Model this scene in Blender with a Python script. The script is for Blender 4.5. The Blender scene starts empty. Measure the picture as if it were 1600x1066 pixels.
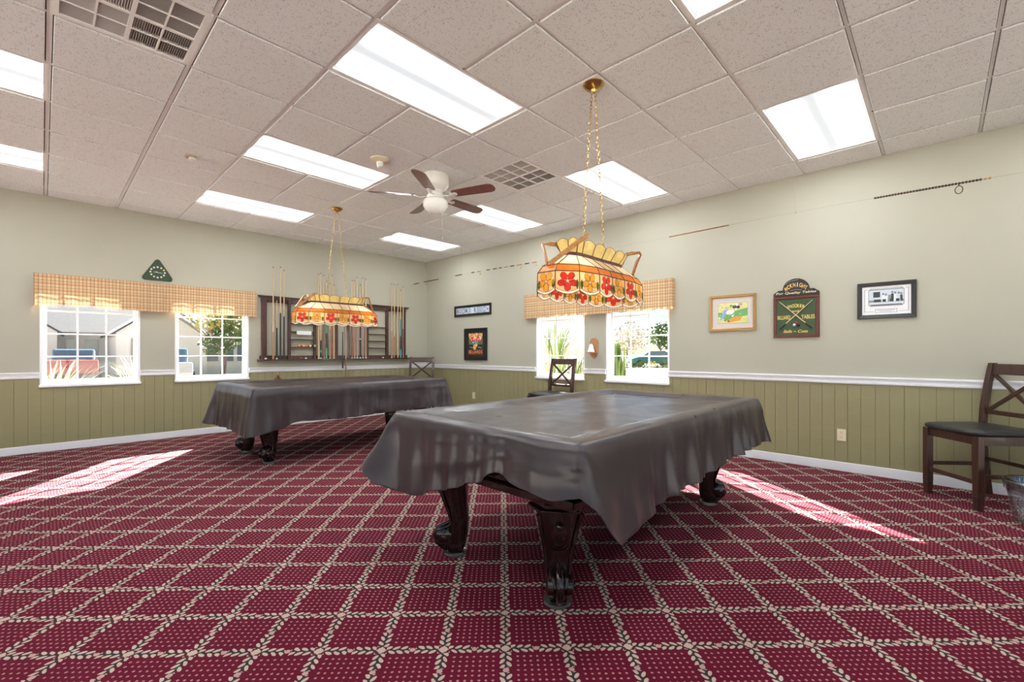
import bpy, math, random
from mathutils import Matrix, Vector, noise
random.seed(7)
PI = math.pi
sc = bpy.context.scene
C = sc.collection

# ------------------------------------------------------------------ camera, sky, sun, exposure
HC = 2.9456                       # ceiling height
CAM = Vector((-5.3104, -7.4309, 1.1372))
cam = bpy.data.objects.new('camera', bpy.data.cameras.new('camera'))
C.objects.link(cam)
cam.location = CAM
cam.rotation_euler = (PI/2, 0, -0.8086)
cam.data.sensor_width = 36
cam.data.lens = 701.06/1600*36
cam.data.shift_y = 18.13/1600
cam.data.clip_start = 0.02
cam.data.clip_end = 500
sc.camera = cam

SUN = Vector((-0.95, -1.36, -1.0)).normalized()
world = bpy.data.worlds.new('World'); sc.world = world
world.use_nodes = True
wn = world.node_tree
bg = wn.nodes['Background']
sky = wn.nodes.new('ShaderNodeTexSky')
sky.sky_type = 'NISHITA'; sky.sun_disc = False
sky.sun_elevation = math.radians(31)
sky.sun_rotation = math.atan2(0.95, 1.36)
sky.air_density = 1.0; sky.dust_density = 0.3; sky.ozone_density = 2.5
wn.links.new(sky.outputs[0], bg.inputs[0])
bg.inputs[1].default_value = 0.028
sun = bpy.data.objects.new('sun', bpy.data.lights.new('sun', 'SUN'))
C.objects.link(sun)
sun.rotation_euler = SUN.to_track_quat('-Z', 'Y').to_euler()
sun.data.energy = 15.0
sun.data.color = (1.0, 0.95, 0.88)
sun.data.angle = math.radians(0.6)
LAMP = 6.8                        # radiance of the fluorescent lenses
sc.view_settings.view_transform = 'Standard'
sc.view_settings.look = 'None'
sc.view_settings.exposure = 2.28
sc.view_settings.gamma = 1.0
sc.view_settings.use_curve_mapping = False

# ------------------------------------------------------------------ node helpers
class G:
    def __init__(s, name):
        s.m = bpy.data.materials.new(name); s.m.use_nodes = True
        s.t = s.m.node_tree; s.p = s.t.nodes['Principled BSDF']; s.out = s.t.nodes['Material Output']
    def n(s, typ, **kw):
        x = s.t.nodes.new(typ)
        for k, v in kw.items(): setattr(x, k, v)
        return x
    def put(s, sock, v):
        if isinstance(v, bpy.types.NodeSocket): s.t.links.new(v, sock)
        elif v is not None: sock.default_value = v
    def f(s, op, a, b=None, c=None):
        x = s.n('ShaderNodeMath', operation=op)
        s.put(x.inputs[0], a); s.put(x.inputs[1], b); s.put(x.inputs[2], c)
        return x.outputs[0]
    def mix(s, fac, a, b, mode='MIX'):
        x = s.n('ShaderNodeMix', data_type='RGBA', blend_type=mode)
        s.put(x.inputs[0], fac); s.put(x.inputs[6], a); s.put(x.inputs[7], b)
        return x.outputs[2]
    def obj(s):
        return s.n('ShaderNodeTexCoord').outputs['Object']
    def xyz(s, v):
        x = s.n('ShaderNodeSeparateXYZ'); s.put(x.inputs[0], v); return x.outputs
    def noise(s, scale, detail=3, vec=None, rough=0.5):
        x = s.n('ShaderNodeTexNoise'); x.inputs['Scale'].default_value = scale
        x.inputs['Detail'].default_value = detail; x.inputs['Roughness'].default_value = rough
        if vec is not None: s.put(x.inputs['Vector'], vec)
        return x.outputs[0]
    def scaled(s, vec, sc3):
        x = s.n('ShaderNodeMapping'); s.put(x.inputs[0], vec); x.inputs['Scale'].default_value = sc3
        return x.outputs[0]
    def ramp(s, v, a, b):
        x = s.n('ShaderNodeMapRange'); s.put(x.inputs[0], v); x.inputs[1].default_value = a; x.inputs[2].default_value = b
        return x.outputs[0]
    def bump(s, h, strength=0.3, dist=0.01):
        x = s.n('ShaderNodeBump'); s.put(x.inputs['Height'], h)
        x.inputs['Strength'].default_value = strength; x.inputs['Distance'].default_value = dist
        s.t.links.new(x.outputs[0], s.p.inputs['Normal'])
def c4(c): return (c[0], c[1], c[2], 1.0)
def mat(name, col, rough=0.5, metal=0.0, var=0.12, scale=14.0, bump=0.0, bscale=60.0, coat=0.0, stretch=None, spec=0.5):
    g = G(name)
    o = g.obj()
    v = g.scaled(o, stretch) if stretch else o
    n = g.noise(scale, 4, v)
    lo = c4([x*(1-var) for x in col]); hi = c4([min(1, x*(1+var)) for x in col])
    g.put(g.p.inputs['Base Color'], g.mix(n, lo, hi))
    g.p.inputs['Roughness'].default_value = rough
    g.p.inputs['Metallic'].default_value = metal
    g.p.inputs['Coat Weight'].default_value = coat
    g.p.inputs['Specular IOR Level'].default_value = spec
    if bump: g.bump(g.noise(bscale, 3, v), bump, 0.004)
    return g.m
def wood(name, a, b, rough=0.35, axis='z', coat=0.2, scale=6):
    st = {'z': (9, 9, 0.7), 'x': (0.7, 9, 9), 'y': (9, 0.7, 9)}[axis]
    g = G(name)
    v = g.scaled(g.obj(), st)
    n = g.noise(scale, 5, v, 0.6)
    g.put(g.p.inputs['Base Color'], g.mix(g.ramp(n, 0.35, 0.65), c4(a), c4(b)))
    g.p.inputs['Roughness'].default_value = rough
    g.p.inputs['Coat Weight'].default_value = coat
    g.bump(n, 0.12, 0.002)
    return g.m
def emit(name, col, s):
    g = G(name)
    g.p.inputs['Base Color'].default_value = c4(col)
    g.p.inputs['Emission Color'].default_value = c4(col)
    g.p.inputs['Emission Strength'].default_value = s
    return g.m

# ------------------------------------------------------------------ materials
def carpet_mat():
    g = G('patterned_carpet')
    x, y, z = g.xyz(g.obj())
    P = 0.23685; r2 = 1/math.sqrt(2)
    S = g.f('MULTIPLY', g.f('ADD', x, y), r2/P); T_ = g.f('MULTIPLY', g.f('SUBTRACT', x, y), r2/P)
    S = g.f('ADD', S, 7.285/P); T_ = g.f('SUBTRACT', T_, 0.3302/P)
    wob = g.noise(40, 1, g.obj())
    wob = g.f('MULTIPLY', g.f('SUBTRACT', wob, 0.5), 0.03)
    S = g.f('ADD', S, wob); T_ = g.f('ADD', T_, wob)
    fs = g.f('FRACT', S); ft = g.f('FRACT', T_)
    def cen(v): return g.f('SUBTRACT', g.f('FRACT', g.f('ADD', v, 0.5)), 0.5)
    bs = cen(S); bt = cen(T_)
    def lt(a, b): return g.f('LESS_THAN', a, b)
    def gt(a, b): return g.f('GREATER_THAN', a, b)
    def sq(v): return g.f('MULTIPLY', v, v)
    def mx(a, b): return g.f('MAXIMUM', a, b)
    def mul(a, b): return g.f('MULTIPLY', a, b)
    def vine(a, b, shift):
        am = g.f('SUBTRACT', 0.5, g.f('ABSOLUTE', g.f('SUBTRACT', a, 0.5)))
        ab = g.f('ABSOLUTE', b)
        p = 0.128
        off = g.f('MULTIPLY', gt(b, 0.0), 0.5*p)
        q = g.f('DIVIDE', g.f('ADD', g.f('ADD', am, off), shift), p)
        la = g.f('MULTIPLY', g.f('SUBTRACT', g.f('FRACT', q), 0.5), p)
        lb = g.f('SUBTRACT', ab, 0.052)
        ca, sa = math.cos(math.radians(33)), math.sin(math.radians(33))
        u = g.f('ADD', mul(la, ca), mul(lb, sa)); v = g.f('SUBTRACT', mul(lb, ca), mul(la, sa))
        e = g.f('ADD', sq(g.f('DIVIDE', u, 0.063)), sq(g.f('DIVIDE', v, 0.029)))
        reg = mul(gt(am, 0.085), lt(am, 0.455))
        leaf = mul(lt(e, 1.0), reg)
        rim = mul(lt(e, 2.1), reg)
        stem = mul(lt(ab, 0.014), 1.0)
        fl = lt(g.f('ADD', sq(g.f('SUBTRACT', 0.5, am)), sq(b)), 0.045**2)
        return leaf, mul(mx(stem, mul(rim, lt(ab, 0.05))), 1.0), fl
    l1, s1, f1 = vine(fs, bt, 0.02); l2, s2, f2 = vine(ft, bs, 0.02)
    node = lt(g.f('ADD', g.f('ABSOLUTE', bs), g.f('ABSOLUTE', bt)), 0.085)
    node = mx(node, lt(mx(g.f('ABSOLUTE', bs), g.f('ABSOLUTE', bt)), 0.052))
    cream = mx(mx(l1, l2), node)
    pink = mx(f1, f2)
    green = mx(s1, s2)
    def near(v):
        q = g.f('DIVIDE', g.f('SUBTRACT', v, 0.5), 0.103)
        return g.f('SUBTRACT', q, g.f('ROUND', q)), lt(g.f('ABSOLUTE', q), 3.4)
    ns, is_ = near(fs); nt_, it_ = near(ft)
    dot = mul(lt(g.f('ADD', sq(ns), sq(nt_)), 0.036), mul(is_, it_))
    pile = g.noise(450, 2, g.obj())
    soft = g.noise(1.3, 3, g.obj())
    base = g.mix(pile, (0.066, 0.0025, 0.009, 1), (0.135, 0.006, 0.022, 1))
    base = g.mix(g.f('MULTIPLY', soft, 0.25), base, (0.085, 0.007, 0.028, 1))
    col = g.mix(dot, base, (0.38, 0.17, 0.18, 1))
    col = g.mix(green, col, (0.022, 0.030, 0.030, 1))
    col = g.mix(pink, col, (0.44, 0.28, 0.25, 1))
    col = g.mix(cream, col, (0.44, 0.36, 0.29, 1))
    g.put(g.p.inputs['Base Color'], col)
    g.p.inputs['Roughness'].default_value = 0.9
    g.p.inputs['Specular IOR Level'].default_value = 0.12
    g.p.inputs['Sheen Weight'].default_value = 0.0
    g.bump(pile, 0.25, 0.004)
    return g.m
def wall_mat():
    g = G('cream_wall_paint')
    o = g.obj(); n = g.noise(2.0, 3, o); n2 = g.noise(120, 2, o)
    g.put(g.p.inputs['Base Color'], g.mix(n, (0.405, 0.394, 0.318, 1), (0.435, 0.424, 0.348, 1)))
    g.p.inputs['Roughness'].default_value = 0.75
    g.bump(n2, 0.12, 0.003)
    return g.m
def tile_mat():
    g = G('speckled_ceiling_tile')
    o = g.obj()
    v = g.n('ShaderNodeTexVoronoi'); v.inputs['Scale'].default_value = 110; g.put(v.inputs['Vector'], o)
    n = g.noise(160, 3, o, 0.7); n2 = g.noise(55, 2, o)
    spot = g.f('LESS_THAN', v.outputs['Distance'], g.f('MULTIPLY', g.ramp(n2, 0.33, 0.62), 0.36))
    base = g.mix(g.ramp(n, 0.35, 0.7), (0.80, 0.82, 0.815, 1), (0.95, 0.965, 0.955, 1))
    g.put(g.p.inputs['Base Color'], g.mix(g.f('MULTIPLY', spot, 0.55), base, (0.26, 0.235, 0.215, 1)))
    g.p.inputs['Roughness'].default_value = 0.9
    g.bump(n, 0.2, 0.003)
    return g.m
def plaid_mat():
    g = G('plaid_valance_cloth')
    x, y, z = g.xyz(g.obj())
    def stripe(v, per, w, ph):
        q = g.f('FRACT', g.f('ADD', g.f('DIVIDE', v, per), ph))
        return g.f('LESS_THAN', q, w)
    a = stripe(x, 0.033, 0.17, 0); b = stripe(y, 0.037, 0.17, 0.1)
    a2 = stripe(x, 0.066, 0.22, 0.3); b2 = stripe(y, 0.074, 0.2, 0.45)
    base = (0.62, 0.44, 0.25, 1)
    col = g.mix(g.f('MULTIPLY', a2, 0.5), base, (0.70, 0.57, 0.38, 1))
    col = g.mix(g.f('MULTIPLY', b2, 0.5), col, (0.58, 0.24, 0.11, 1))
    col = g.mix(g.f('MULTIPLY', a, 0.62), col, (0.16, 0.065, 0.03, 1))
    col = g.mix(g.f('MULTIPLY', b, 0.62), col, (0.16, 0.065, 0.03, 1))
    g.put(g.p.inputs['Base Color'], col)
    g.p.inputs['Roughness'].default_value = 0.9
    tr = g.n('ShaderNodeBsdfTranslucent'); g.put(tr.inputs[0], col)
    mx = g.n('ShaderNodeMixShader'); mx.inputs[0].default_value = 0.12
    g.t.links.new(g.p.outputs[0], mx.inputs[1]); g.t.links.new(tr.outputs[0], mx.inputs[2])
    g.t.links.new(mx.outputs[0], g.out.inputs[0])
    return g.m
def glass_mat(name, tint=(0.97, 0.98, 0.98), gl=0.06):
    g = G(name)
    tb = g.n('ShaderNodeBsdfTransparent'); tb.inputs[0].default_value = c4(tint)
    gb = g.n('ShaderNodeBsdfGlossy'); gb.inputs['Roughness'].default_value = 0.02
    fr = g.n('ShaderNodeLayerWeight'); fr.inputs[0].default_value = 0.5
    q5 = g.f('POWER', fr.outputs['Facing'], 4.0)
    mx = g.n('ShaderNodeMixShader'); g.put(mx.inputs[0], g.f('ADD', g.f('MULTIPLY', q5, 0.6), gl*0.5))
    g.t.links.new(tb.outputs[0], mx.inputs[1]); g.t.links.new(gb.outputs[0], mx.inputs[2])
    g.t.links.new(mx.outputs[0], g.out.inputs[0])
    return g.m
def stained(name, col, tr=0.72):
    g = G(name)
    n = g.noise(28, 3, g.scaled(g.obj(), (1, 1, 0.4)))
    cc = g.mix(g.ramp(n, 0.3, 0.7), c4([x*0.82 for x in col]), c4([min(1, x*1.12) for x in col]))
    g.put(g.p.inputs['Base Color'], cc); g.p.inputs['Roughness'].default_value = 0.2
    t = g.n('ShaderNodeBsdfTranslucent'); g.put(t.inputs[0], cc)
    mx = g.n('ShaderNodeMixShader'); mx.inputs[0].default_value = tr
    g.t.links.new(g.p.outputs[0], mx.inputs[1]); g.t.links.new(t.outputs[0], mx.inputs[2])
    g.t.links.new(mx.outputs[0], g.out.inputs[0])
    return g.m
def lens_mat():
    g = G('fluorescent_lens')
    x, y, z = g.xyz(g.obj())
    # two tubes behind a prismatic lens, at local y = +-0.14
    d = g.f('ABSOLUTE', g.f('SUBTRACT', g.f('ABSOLUTE', y), 0.15))
    s = g.f('POWER', g.ramp(d, 0.15, 0.02), 4.0)
    ex = g.ramp(g.f('ABSOLUTE', x), 0.60, 0.50)
    s = g.f('MULTIPLY', s, ex)
    st = g.f('MULTIPLY', g.f('ADD', 0.022, g.f('MULTIPLY', s, 1.0)), LAMP)
    g.p.inputs['Base Color'].default_value = (0.30, 0.33, 0.36, 1)
    g.p.inputs['Emission Color'].default_value = (0.93, 0.97, 1.0, 1)
    g.put(g.p.inputs['Emission Strength'], st)
    g.p.inputs['Roughness'].default_value = 0.3
    return g.m
def vinyl_mat():
    g = G('brown_vinyl_cover')
    o = g.obj()
    n = g.noise(3.0, 3, g.scaled(o, (1, 1, 0.30)), 0.45)
    n2 = g.noise(7, 3, g.scaled(o, (1, 1, 0.5)), 0.5)
    h = g.f('ADD', g.f('MULTIPLY', n, 0.8), g.f('MULTIPLY', n2, 0.24))
    g.put(g.p.inputs['Base Color'], g.mix(n, (0.030, 0.020, 0.024, 1), (0.044, 0.032, 0.036, 1)))
    g.put(g.p.inputs['Roughness'], g.ramp(n2, -1.0, 3.7))
    g.p.inputs['Specular IOR Level'].default_value = 0.6
    g.bump(h, 0.30, 0.022)
    return g.m

M = {}
M['carpet'] = carpet_mat()
M['wall'] = wall_mat()
M['tile'] = tile_mat()
M['tbar'] = mat('painted_grid_bar', (0.90, 0.89, 0.86), 0.5, var=0.03)
M['green'] = mat('sage_green_panel', (0.285, 0.262, 0.135), 0.6, var=0.05, scale=3, bump=0.25, bscale=40, stretch=(1, 1, 4))
M['groove'] = mat('green_groove', (0.15, 0.135, 0.065), 0.7)
M['white'] = mat('white_trim_paint', (0.80, 0.81, 0.84), 0.4, var=0.02)
M['vinylwhite'] = mat('white_window_vinyl', (0.86, 0.88, 0.91), 0.35, var=0.02)
M['plaid'] = plaid_mat()
M['pane'] = glass_mat('window_pane')
M['lens'] = lens_mat()
M['cover'] = vinyl_mat()
M['mahog'] = mat('dark_mahogany', (0.013, 0.005, 0.004), 0.2, var=0.4, scale=9, coat=0.5, stretch=(3, 3, 0.6))
M['chairwood'] = wood('walnut_chair_wood', (0.030, 0.012, 0.008), (0.066, 0.026, 0.016), 0.32)
M['rackwood'] = wood('cherry_rack_wood', (0.035, 0.013, 0.010), (0.085, 0.032, 0.023), 0.35)
M['leather'] = mat('black_seat_leather', (0.018, 0.018, 0.018), 0.33, var=0.3, bump=0.2, bscale=25)
M['brass'] = mat('polished_brass', (0.62, 0.40, 0.13), 0.22, 1.0)
M['oak'] = wood('honey_oak', (0.26, 0.105, 0.022), (0.42, 0.19, 0.05), 0.35, 'x')
M['lead'] = mat('dark_leading', (0.10, 0.055, 0.03), 0.45, 0.4)
M['peach'] = stained('peach_glass', (0.95, 0.62, 0.34))
M['cream'] = stained('cream_glass', (0.93, 0.80, 0.60))
M['amber'] = stained('amber_glass', (0.70, 0.22, 0.03))
M['crown'] = stained('honey_glass', (0.80, 0.60, 0.22), 0.5)
M['redgl'] = stained('red_petal_glass', (0.85, 0.10, 0.08))
M['yelgl'] = stained('yellow_petal_glass', (0.98, 0.66, 0.14))
M['leafgl'] = stained('green_leaf_glass', (0.12, 0.33, 0.06))
M['pearl'] = stained('pearl_glass', (0.93, 0.92, 0.80))
M['purple'] = stained('plum_band_glass', (0.13, 0.06, 0.06), 0.3)
M['bulb'] = emit('lit_bulb', (1.0, 0.80, 0.52), 12.0)
M['fanwhite'] = mat('white_fan_enamel', (0.72, 0.71, 0.66), 0.3, var=0.03)
M['blade'] = wood('reddish_blade', (0.16, 0.065, 0.05), (0.24, 0.105, 0.085), 0.28, 'x', 0.4)
M['frost'] = mat('frosted_bowl_glass', (0.80, 0.80, 0.76), 0.25, var=0.02)
M['louver'] = mat('vent_grey', (0.55, 0.52, 0.49), 0.5, var=0.03)
M['dark'] = mat('slit_shadow', (0.05, 0.045, 0.04), 0.9)
M['black'] = mat('black_lacquer', (0.012, 0.012, 0.014), 0.28)
M['gold'] = mat('gold_frame', (0.42, 0.25, 0.09), 0.35, 0.6)
M['ivory'] = mat('ivory_plastic', (0.75, 0.66, 0.48), 0.35, var=0.03)
M['slot'] = mat('socket_slot', (0.03, 0.025, 0.02), 0.5)
M['matboard'] = mat('pale_mat_board', (0.62, 0.57, 0.55), 0.8, var=0.03)
M['paper'] = mat('white_paper', (0.78, 0.78, 0.80), 0.7, var=0.03)
def flat(name, col, rough=0.5): 
    if name not in M: M[name] = mat(name, col, rough, var=0.08, scale=30)
    return M[name]

# ------------------------------------------------------------------ mesh helpers
class MB:
    def __init__(s): s.v = []; s.f = []; s.mi = []; s.M = Matrix.Identity(4)
    def add(s, vs, fs, mi=0):
        b = len(s.v)
        s.v += [tuple(s.M @ Vector(v)) for v in vs]
        for f in fs: s.f.append(tuple(b+i for i in f)); s.mi.append(mi)
        return s
    def box(s, x0, x1, y0, y1, z0, z1, mi=0):
        if x1 < x0: x0, x1 = x1, x0
        if y1 < y0: y0, y1 = y1, y0
        if z1 < z0: z0, z1 = z1, z0
        v = [(x0,y0,z0),(x1,y0,z0),(x1,y1,z0),(x0,y1,z0),(x0,y0,z1),(x1,y0,z1),(x1,y1,z1),(x0,y1,z1)]
        return s.add(v, [(3,2,1,0),(4,5,6,7),(0,1,5,4),(1,2,6,5),(2,3,7,6),(3,0,4,7)], mi)
    def hexa(s, bot, top, mi=0):
        return s.add(list(bot)+list(top), [(3,2,1,0),(4,5,6,7),(0,1,5,4),(1,2,6,5),(2,3,7,6),(3,0,4,7)], mi)
    def bar(s, a, b, w, h, up=(0,0,1), mi=0):
        a = Vector(a); b = Vector(b); d = (b-a).normalized(); u = Vector(up)
        r = d.cross(u)
        if r.length < 1e-5: r = d.cross(Vector((1,0,0)))
        r.normalize(); u = r.cross(d).normalized()
        q = lambda p: [p - r*w/2 - u*h/2, p + r*w/2 - u*h/2, p + r*w/2 + u*h/2, p - r*w/2 + u*h/2]
        return s.hexa(q(a), q(b), mi)
    def tube(s, pts, r, n=8, mi=0, closed=False):
        pts = [Vector(p) for p in pts]; m = len(pts); vs = []
        rr = r if isinstance(r, (list, tuple)) else [r]*m
        prev = None
        for i, p in enumerate(pts):
            a = pts[i-1] if (i > 0 or closed) else pts[i]
            b = pts[(i+1) % m] if (i < m-1 or closed) else pts[i]
            d = (b-a)
            d = d.normalized() if d.length > 1e-9 else Vector((0,0,1))
            if prev is None:
                u = d.orthogonal().normalized()
            else:
                u = (prev - d*prev.dot(d))
                u = u.normalized() if u.length > 1e-6 else d.orthogonal().normalized()
            prev = u; w = d.cross(u)
            for k in range(n):
                t = 2*PI*k/n
                vs.append(p + (u*math.cos(t) + w*math.sin(t))*rr[i])
        fs = []
        for i in range(m if closed else m-1):
            j = (i+1) % m
            for k in range(n):
                l = (k+1) % n
                fs.append((i*n+k, i*n+l, j*n+l, j*n+k))
        if not closed:
            fs.append(tuple(reversed(range(n)))); fs.append(tuple((m-1)*n+k for k in range(n)))
        return s.add(vs, fs, mi)
    def lathe(s, prof, n=24, c=(0,0,0), mi=0, axis='z'):
        vs = []
        for r, z in prof:
            for k in range(n):
                t = 2*PI*k/n
                p = (r*math.cos(t), r*math.sin(t), z)
                if axis == 'y': p = (p[0], p[2], p[1])
                if axis == 'x': p = (p[2], p[0], p[1])
                vs.append((p[0]+c[0], p[1]+c[1], p[2]+c[2]))
        fs = []
        for i in range(len(prof)-1):
            for k in range(n):
                l = (k+1) % n
                fs.append((i*n+k, i*n+l, (i+1)*n+l, (i+1)*n+k))
        if prof[0][0] > 1e-6: fs.append(tuple(reversed(range(n))))
        if prof[-1][0] > 1e-6: fs.append(tuple((len(prof)-1)*n+k for k in range(n)))
        return s.add(vs, fs, mi)
    def ball(s, c, r, n=12, mi=0, sz=1.0):
        pr = [(max(1e-7, r*math.sin(PI*i/(n//2+2))), -r*sz*math.cos(PI*i/(n//2+2))) for i in range(n//2+3)]
        return s.lathe(pr, n, c, mi)
    def prism(s, poly, z0, z1, mi=0):
        n = len(poly)
        vs = [(x, y, z0) for x, y in poly] + [(x, y, z1) for x, y in poly]
        fs = [tuple(reversed(range(n))), tuple(range(n, 2*n))] + [(i, (i+1) % n, n+(i+1) % n, n+i) for i in range(n)]
        return s.add(vs, fs, mi)
    def build(s, name, mats, parent=None, smooth=False, bevel=0.0, weld=False, seg=2, solid=0.0):
        me = bpy.data.meshes.new(name)
        me.from_pydata(s.v, [], s.f)
        for m in (mats if isinstance(mats, (list, tuple)) else [mats]): me.materials.append(m)
        me.polygons.foreach_set('material_index', s.mi)
        if smooth: me.polygons.foreach_set('use_smooth', [True]*len(s.f))
        me.update()
        import bmesh
        b = bmesh.new(); b.from_mesh(me)
        if weld: bmesh.ops.remove_doubles(b, verts=b.verts, dist=1e-5)
        bmesh.ops.recalc_face_normals(b, faces=b.faces)
        b.to_mesh(me); b.free()
        o = bpy.data.objects.new(name, me); C.objects.link(o)
        if parent: o.parent = parent
        if solid:
            q = o.modifiers.new('solid', 'SOLIDIFY'); q.thickness = solid; q.offset = -1
        if bevel:
            q = o.modifiers.new('bevel', 'BEVEL'); q.width = bevel; q.segments = seg; q.limit_method = 'ANGLE'; q.angle_limit = math.radians(40)
        if smooth and not weld:
            q = o.modifiers.new('edge', 'EDGE_SPLIT'); q.split_angle = math.radians(40)
        return o
def tag(o, label=None, cat=None, group=None, kind=None):
    if label: o['label'] = label
    if cat: o['category'] = cat
    if group: o['group'] = group
    if kind: o['kind'] = kind
    return o
def thing(name, label, cat, loc=(0,0,0), rz=0.0, group=None, basis=None):
    o = bpy.data.objects.new(name, None); C.objects.link(o)
    o.empty_display_size = 0.1
    if basis is not None: o.matrix_world = Matrix.Translation(Vector(loc)) @ basis
    else: o.location = loc; o.rotation_euler = (0, 0, rz)
    return tag(o, label, cat, group)
def copy_tree(o, parent=None):
    c = o.copy(); C.objects.link(c)
    if parent: c.parent = parent
    for ch in list(o.children):
        if ch.name in C.objects: copy_tree(ch, c)
    return c
def struct(o): o['kind'] = 'structure'; return o
# wall frames: local X to the right as seen from the room, local Y up, local Z out of the wall
WR = Matrix(((0,0,-1,0),(-1,0,0,0),(0,1,0,0),(0,0,0,1)))
WB = Matrix(((1,0,0,0),(0,0,-1,0),(0,1,0,0),(0,0,0,1)))
_tc = {}
def text_geo(s, bold=False):
    if s in _tc: return _tc[s]
    cu = bpy.data.curves.new('txt', 'FONT'); cu.body = s; cu.size = 1.0; cu.extrude = 0.02
    cu.resolution_u = 3
    if bold: cu.offset = 0.012
    ob = bpy.data.objects.new('txt', cu); C.objects.link(ob)
    dg = bpy.context.evaluated_depsgraph_get(); dg.update()
    me = ob.evaluated_get(dg).to_mesh()
    vs = [tuple(v.co) for v in me.vertices]; fs = [tuple(p.vertices) for p in me.polygons]
    ob.evaluated_get(dg).to_mesh_clear()
    bpy.data.objects.remove(ob); bpy.data.curves.remove(cu)
    _tc[s] = (vs, fs); return vs, fs
def put_text(mb, s, cx, cy, z, w, h, mi=0, rot=0.0, bold=True, shear=0.0):
    vs, fs = text_geo(s, bold)
    if not vs: return
    x0 = min(v[0] for v in vs); x1 = max(v[0] for v in vs); y0 = min(v[1] for v in vs); y1 = max(v[1] for v in vs)
    sx = w/(x1-x0); sy = h/(y1-y0); cr, sr = math.cos(rot), math.sin(rot); out = []
    for v in vs:
        a = (v[0]-(x0+x1)/2)*sx; b = (v[1]-(y0+y1)/2)*sy; a += shear*b
        out.append((cx + a*cr - b*sr, cy + a*sr + b*cr, z + v[2]*0.04))
    mb.add(out, fs, mi)

# ------------------------------------------------------------------ ROOM SHELL
XL, YF = -9.14, -10.6            # far left wall and front wall (behind the camera)
fl = MB().box(XL-0.2, 0.2, YF-0.2, 0.2, -0.1, 0).build('floor', M['carpet']); struct(fl)
T = 0.6096
gx = lambda i: (i-8.6647)*T
gy = lambda j: (j-6.5754)*T
LIGHTS = [(i, j) for i in (-2, 2, 6) for j in (-8, -5, -2, 1, 4)]
VENTS = [(0, -1), (5, -1)]
busy = set()
for i, j in LIGHTS: busy.add((i, j)); busy.add((i+1, j))
for v in VENTS: busy.add(v)
tm = MB(); bm_ = MB()
tm.box(XL-0.2, 0.2, YF-0.2, 0.2, HC+0.16, HC+0.22)
tm.box(XL, 0, YF, 0, HC+0.125, HC+0.13, 1)  # dark sheet painting the shadow in the slits between tiles and bars
for i in range(-7, 9):
    for j in range(-11, 7):
        if (i, j) in busy: continue
        x0 = max(gx(i)+0.017, XL); x1 = min(gx(i+1)-0.017, 0); y0 = max(gy(j)+0.013, YF); y1 = min(gy(j+1)-0.013, 0)
        if x1-x0 < 0.02 or y1-y0 < 0.02: continue
        tm.box(x0, x1, y0, y1, HC-0.008, HC+0.012)
struct(tm.build('ceiling', [M['tile'], M['dark']], bevel=0.003, seg=1))
for i in range(-6, 9):
    for j in range(-11, 7):
        if (i, j) in busy and (i-1, j) in busy: continue
        bm_.box(gx(i)-0.012, gx(i)+0.012, max(YF, gy(j)-0.012), min(0, gy(j+1)-0.012), HC+0.001, HC+0.003)
for j in range(-10, 7):
    for i in range(-7, 9):
        if (i, j) in busy and (i, j-1) in busy: continue
        bm_.box(max(XL, gx(i)+0.012), min(0, gx(i+1)-0.012), gy(j)-0.009, gy(j)+0.009, HC+0.001, HC+0.003)
tr = bm_.build('trim_1', M['tbar']); struct(tr)

W1 = (-5.33, -4.44); W2 = (-4.08, -3.19)           # openings in the back wall (x)
R1 = (-3.785, -2.885); R2 = (-5.03, -4.135)        # openings in the right wall (y)
WZ0, WZ1 = 0.755, 2.0
def walled(name, axis, lo, hi, ops, side):
    mb = MB()
    def b(a0, a1, z0, z1):
        if axis == 'x': mb.box(a0, a1, side[0], side[1], z0, z1)
        else: mb.box(side[0], side[1], a0, a1, z0, z1)
    cur = lo
    for o0, o1 in sorted(ops):
        b(cur, o0, 0, HC+0.2); b(o0, o1, 0, WZ0); b(o0, o1, WZ1, HC+0.2); cur = o1
    b(cur, hi, 0, HC+0.2)
    return struct(mb.build(name, M['wall']))
walled('wall_back', 'x', XL-0.2, 0.2, [W1, W2], (0, 0.18))
walled('wall_right', 'y', YF-0.2, 0.0, [R1, R2], (0, 0.18))
# wide glazed openings added in the unseen walls for daylight on the ceiling
GL = (-10.2, -1.2); GF = (-8.8, -0.8); GZ = 2.6
def glazed(name, axis, lo, hi, o0, o1, side):
    mb = MB()
    def b(a0, a1, z0, z1):
        if axis == 'x': mb.box(a0, a1, side[0], side[1], z0, z1)
        else: mb.box(side[0], side[1], a0, a1, z0, z1)
    b(lo, o0, 0, HC+0.2); b(o0, o1, GZ, HC+0.2); b(o1, hi, 0, HC+0.2)
    return struct(mb.build(name, M['wall']))
glazed('wall_left', 'y', YF-0.2, 0.0, GL[0], GL[1], (XL-0.18, XL))
glazed('wall_front', 'x', XL, 0.0, GF[0], GF[1], (YF-0.18, YF))
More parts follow.
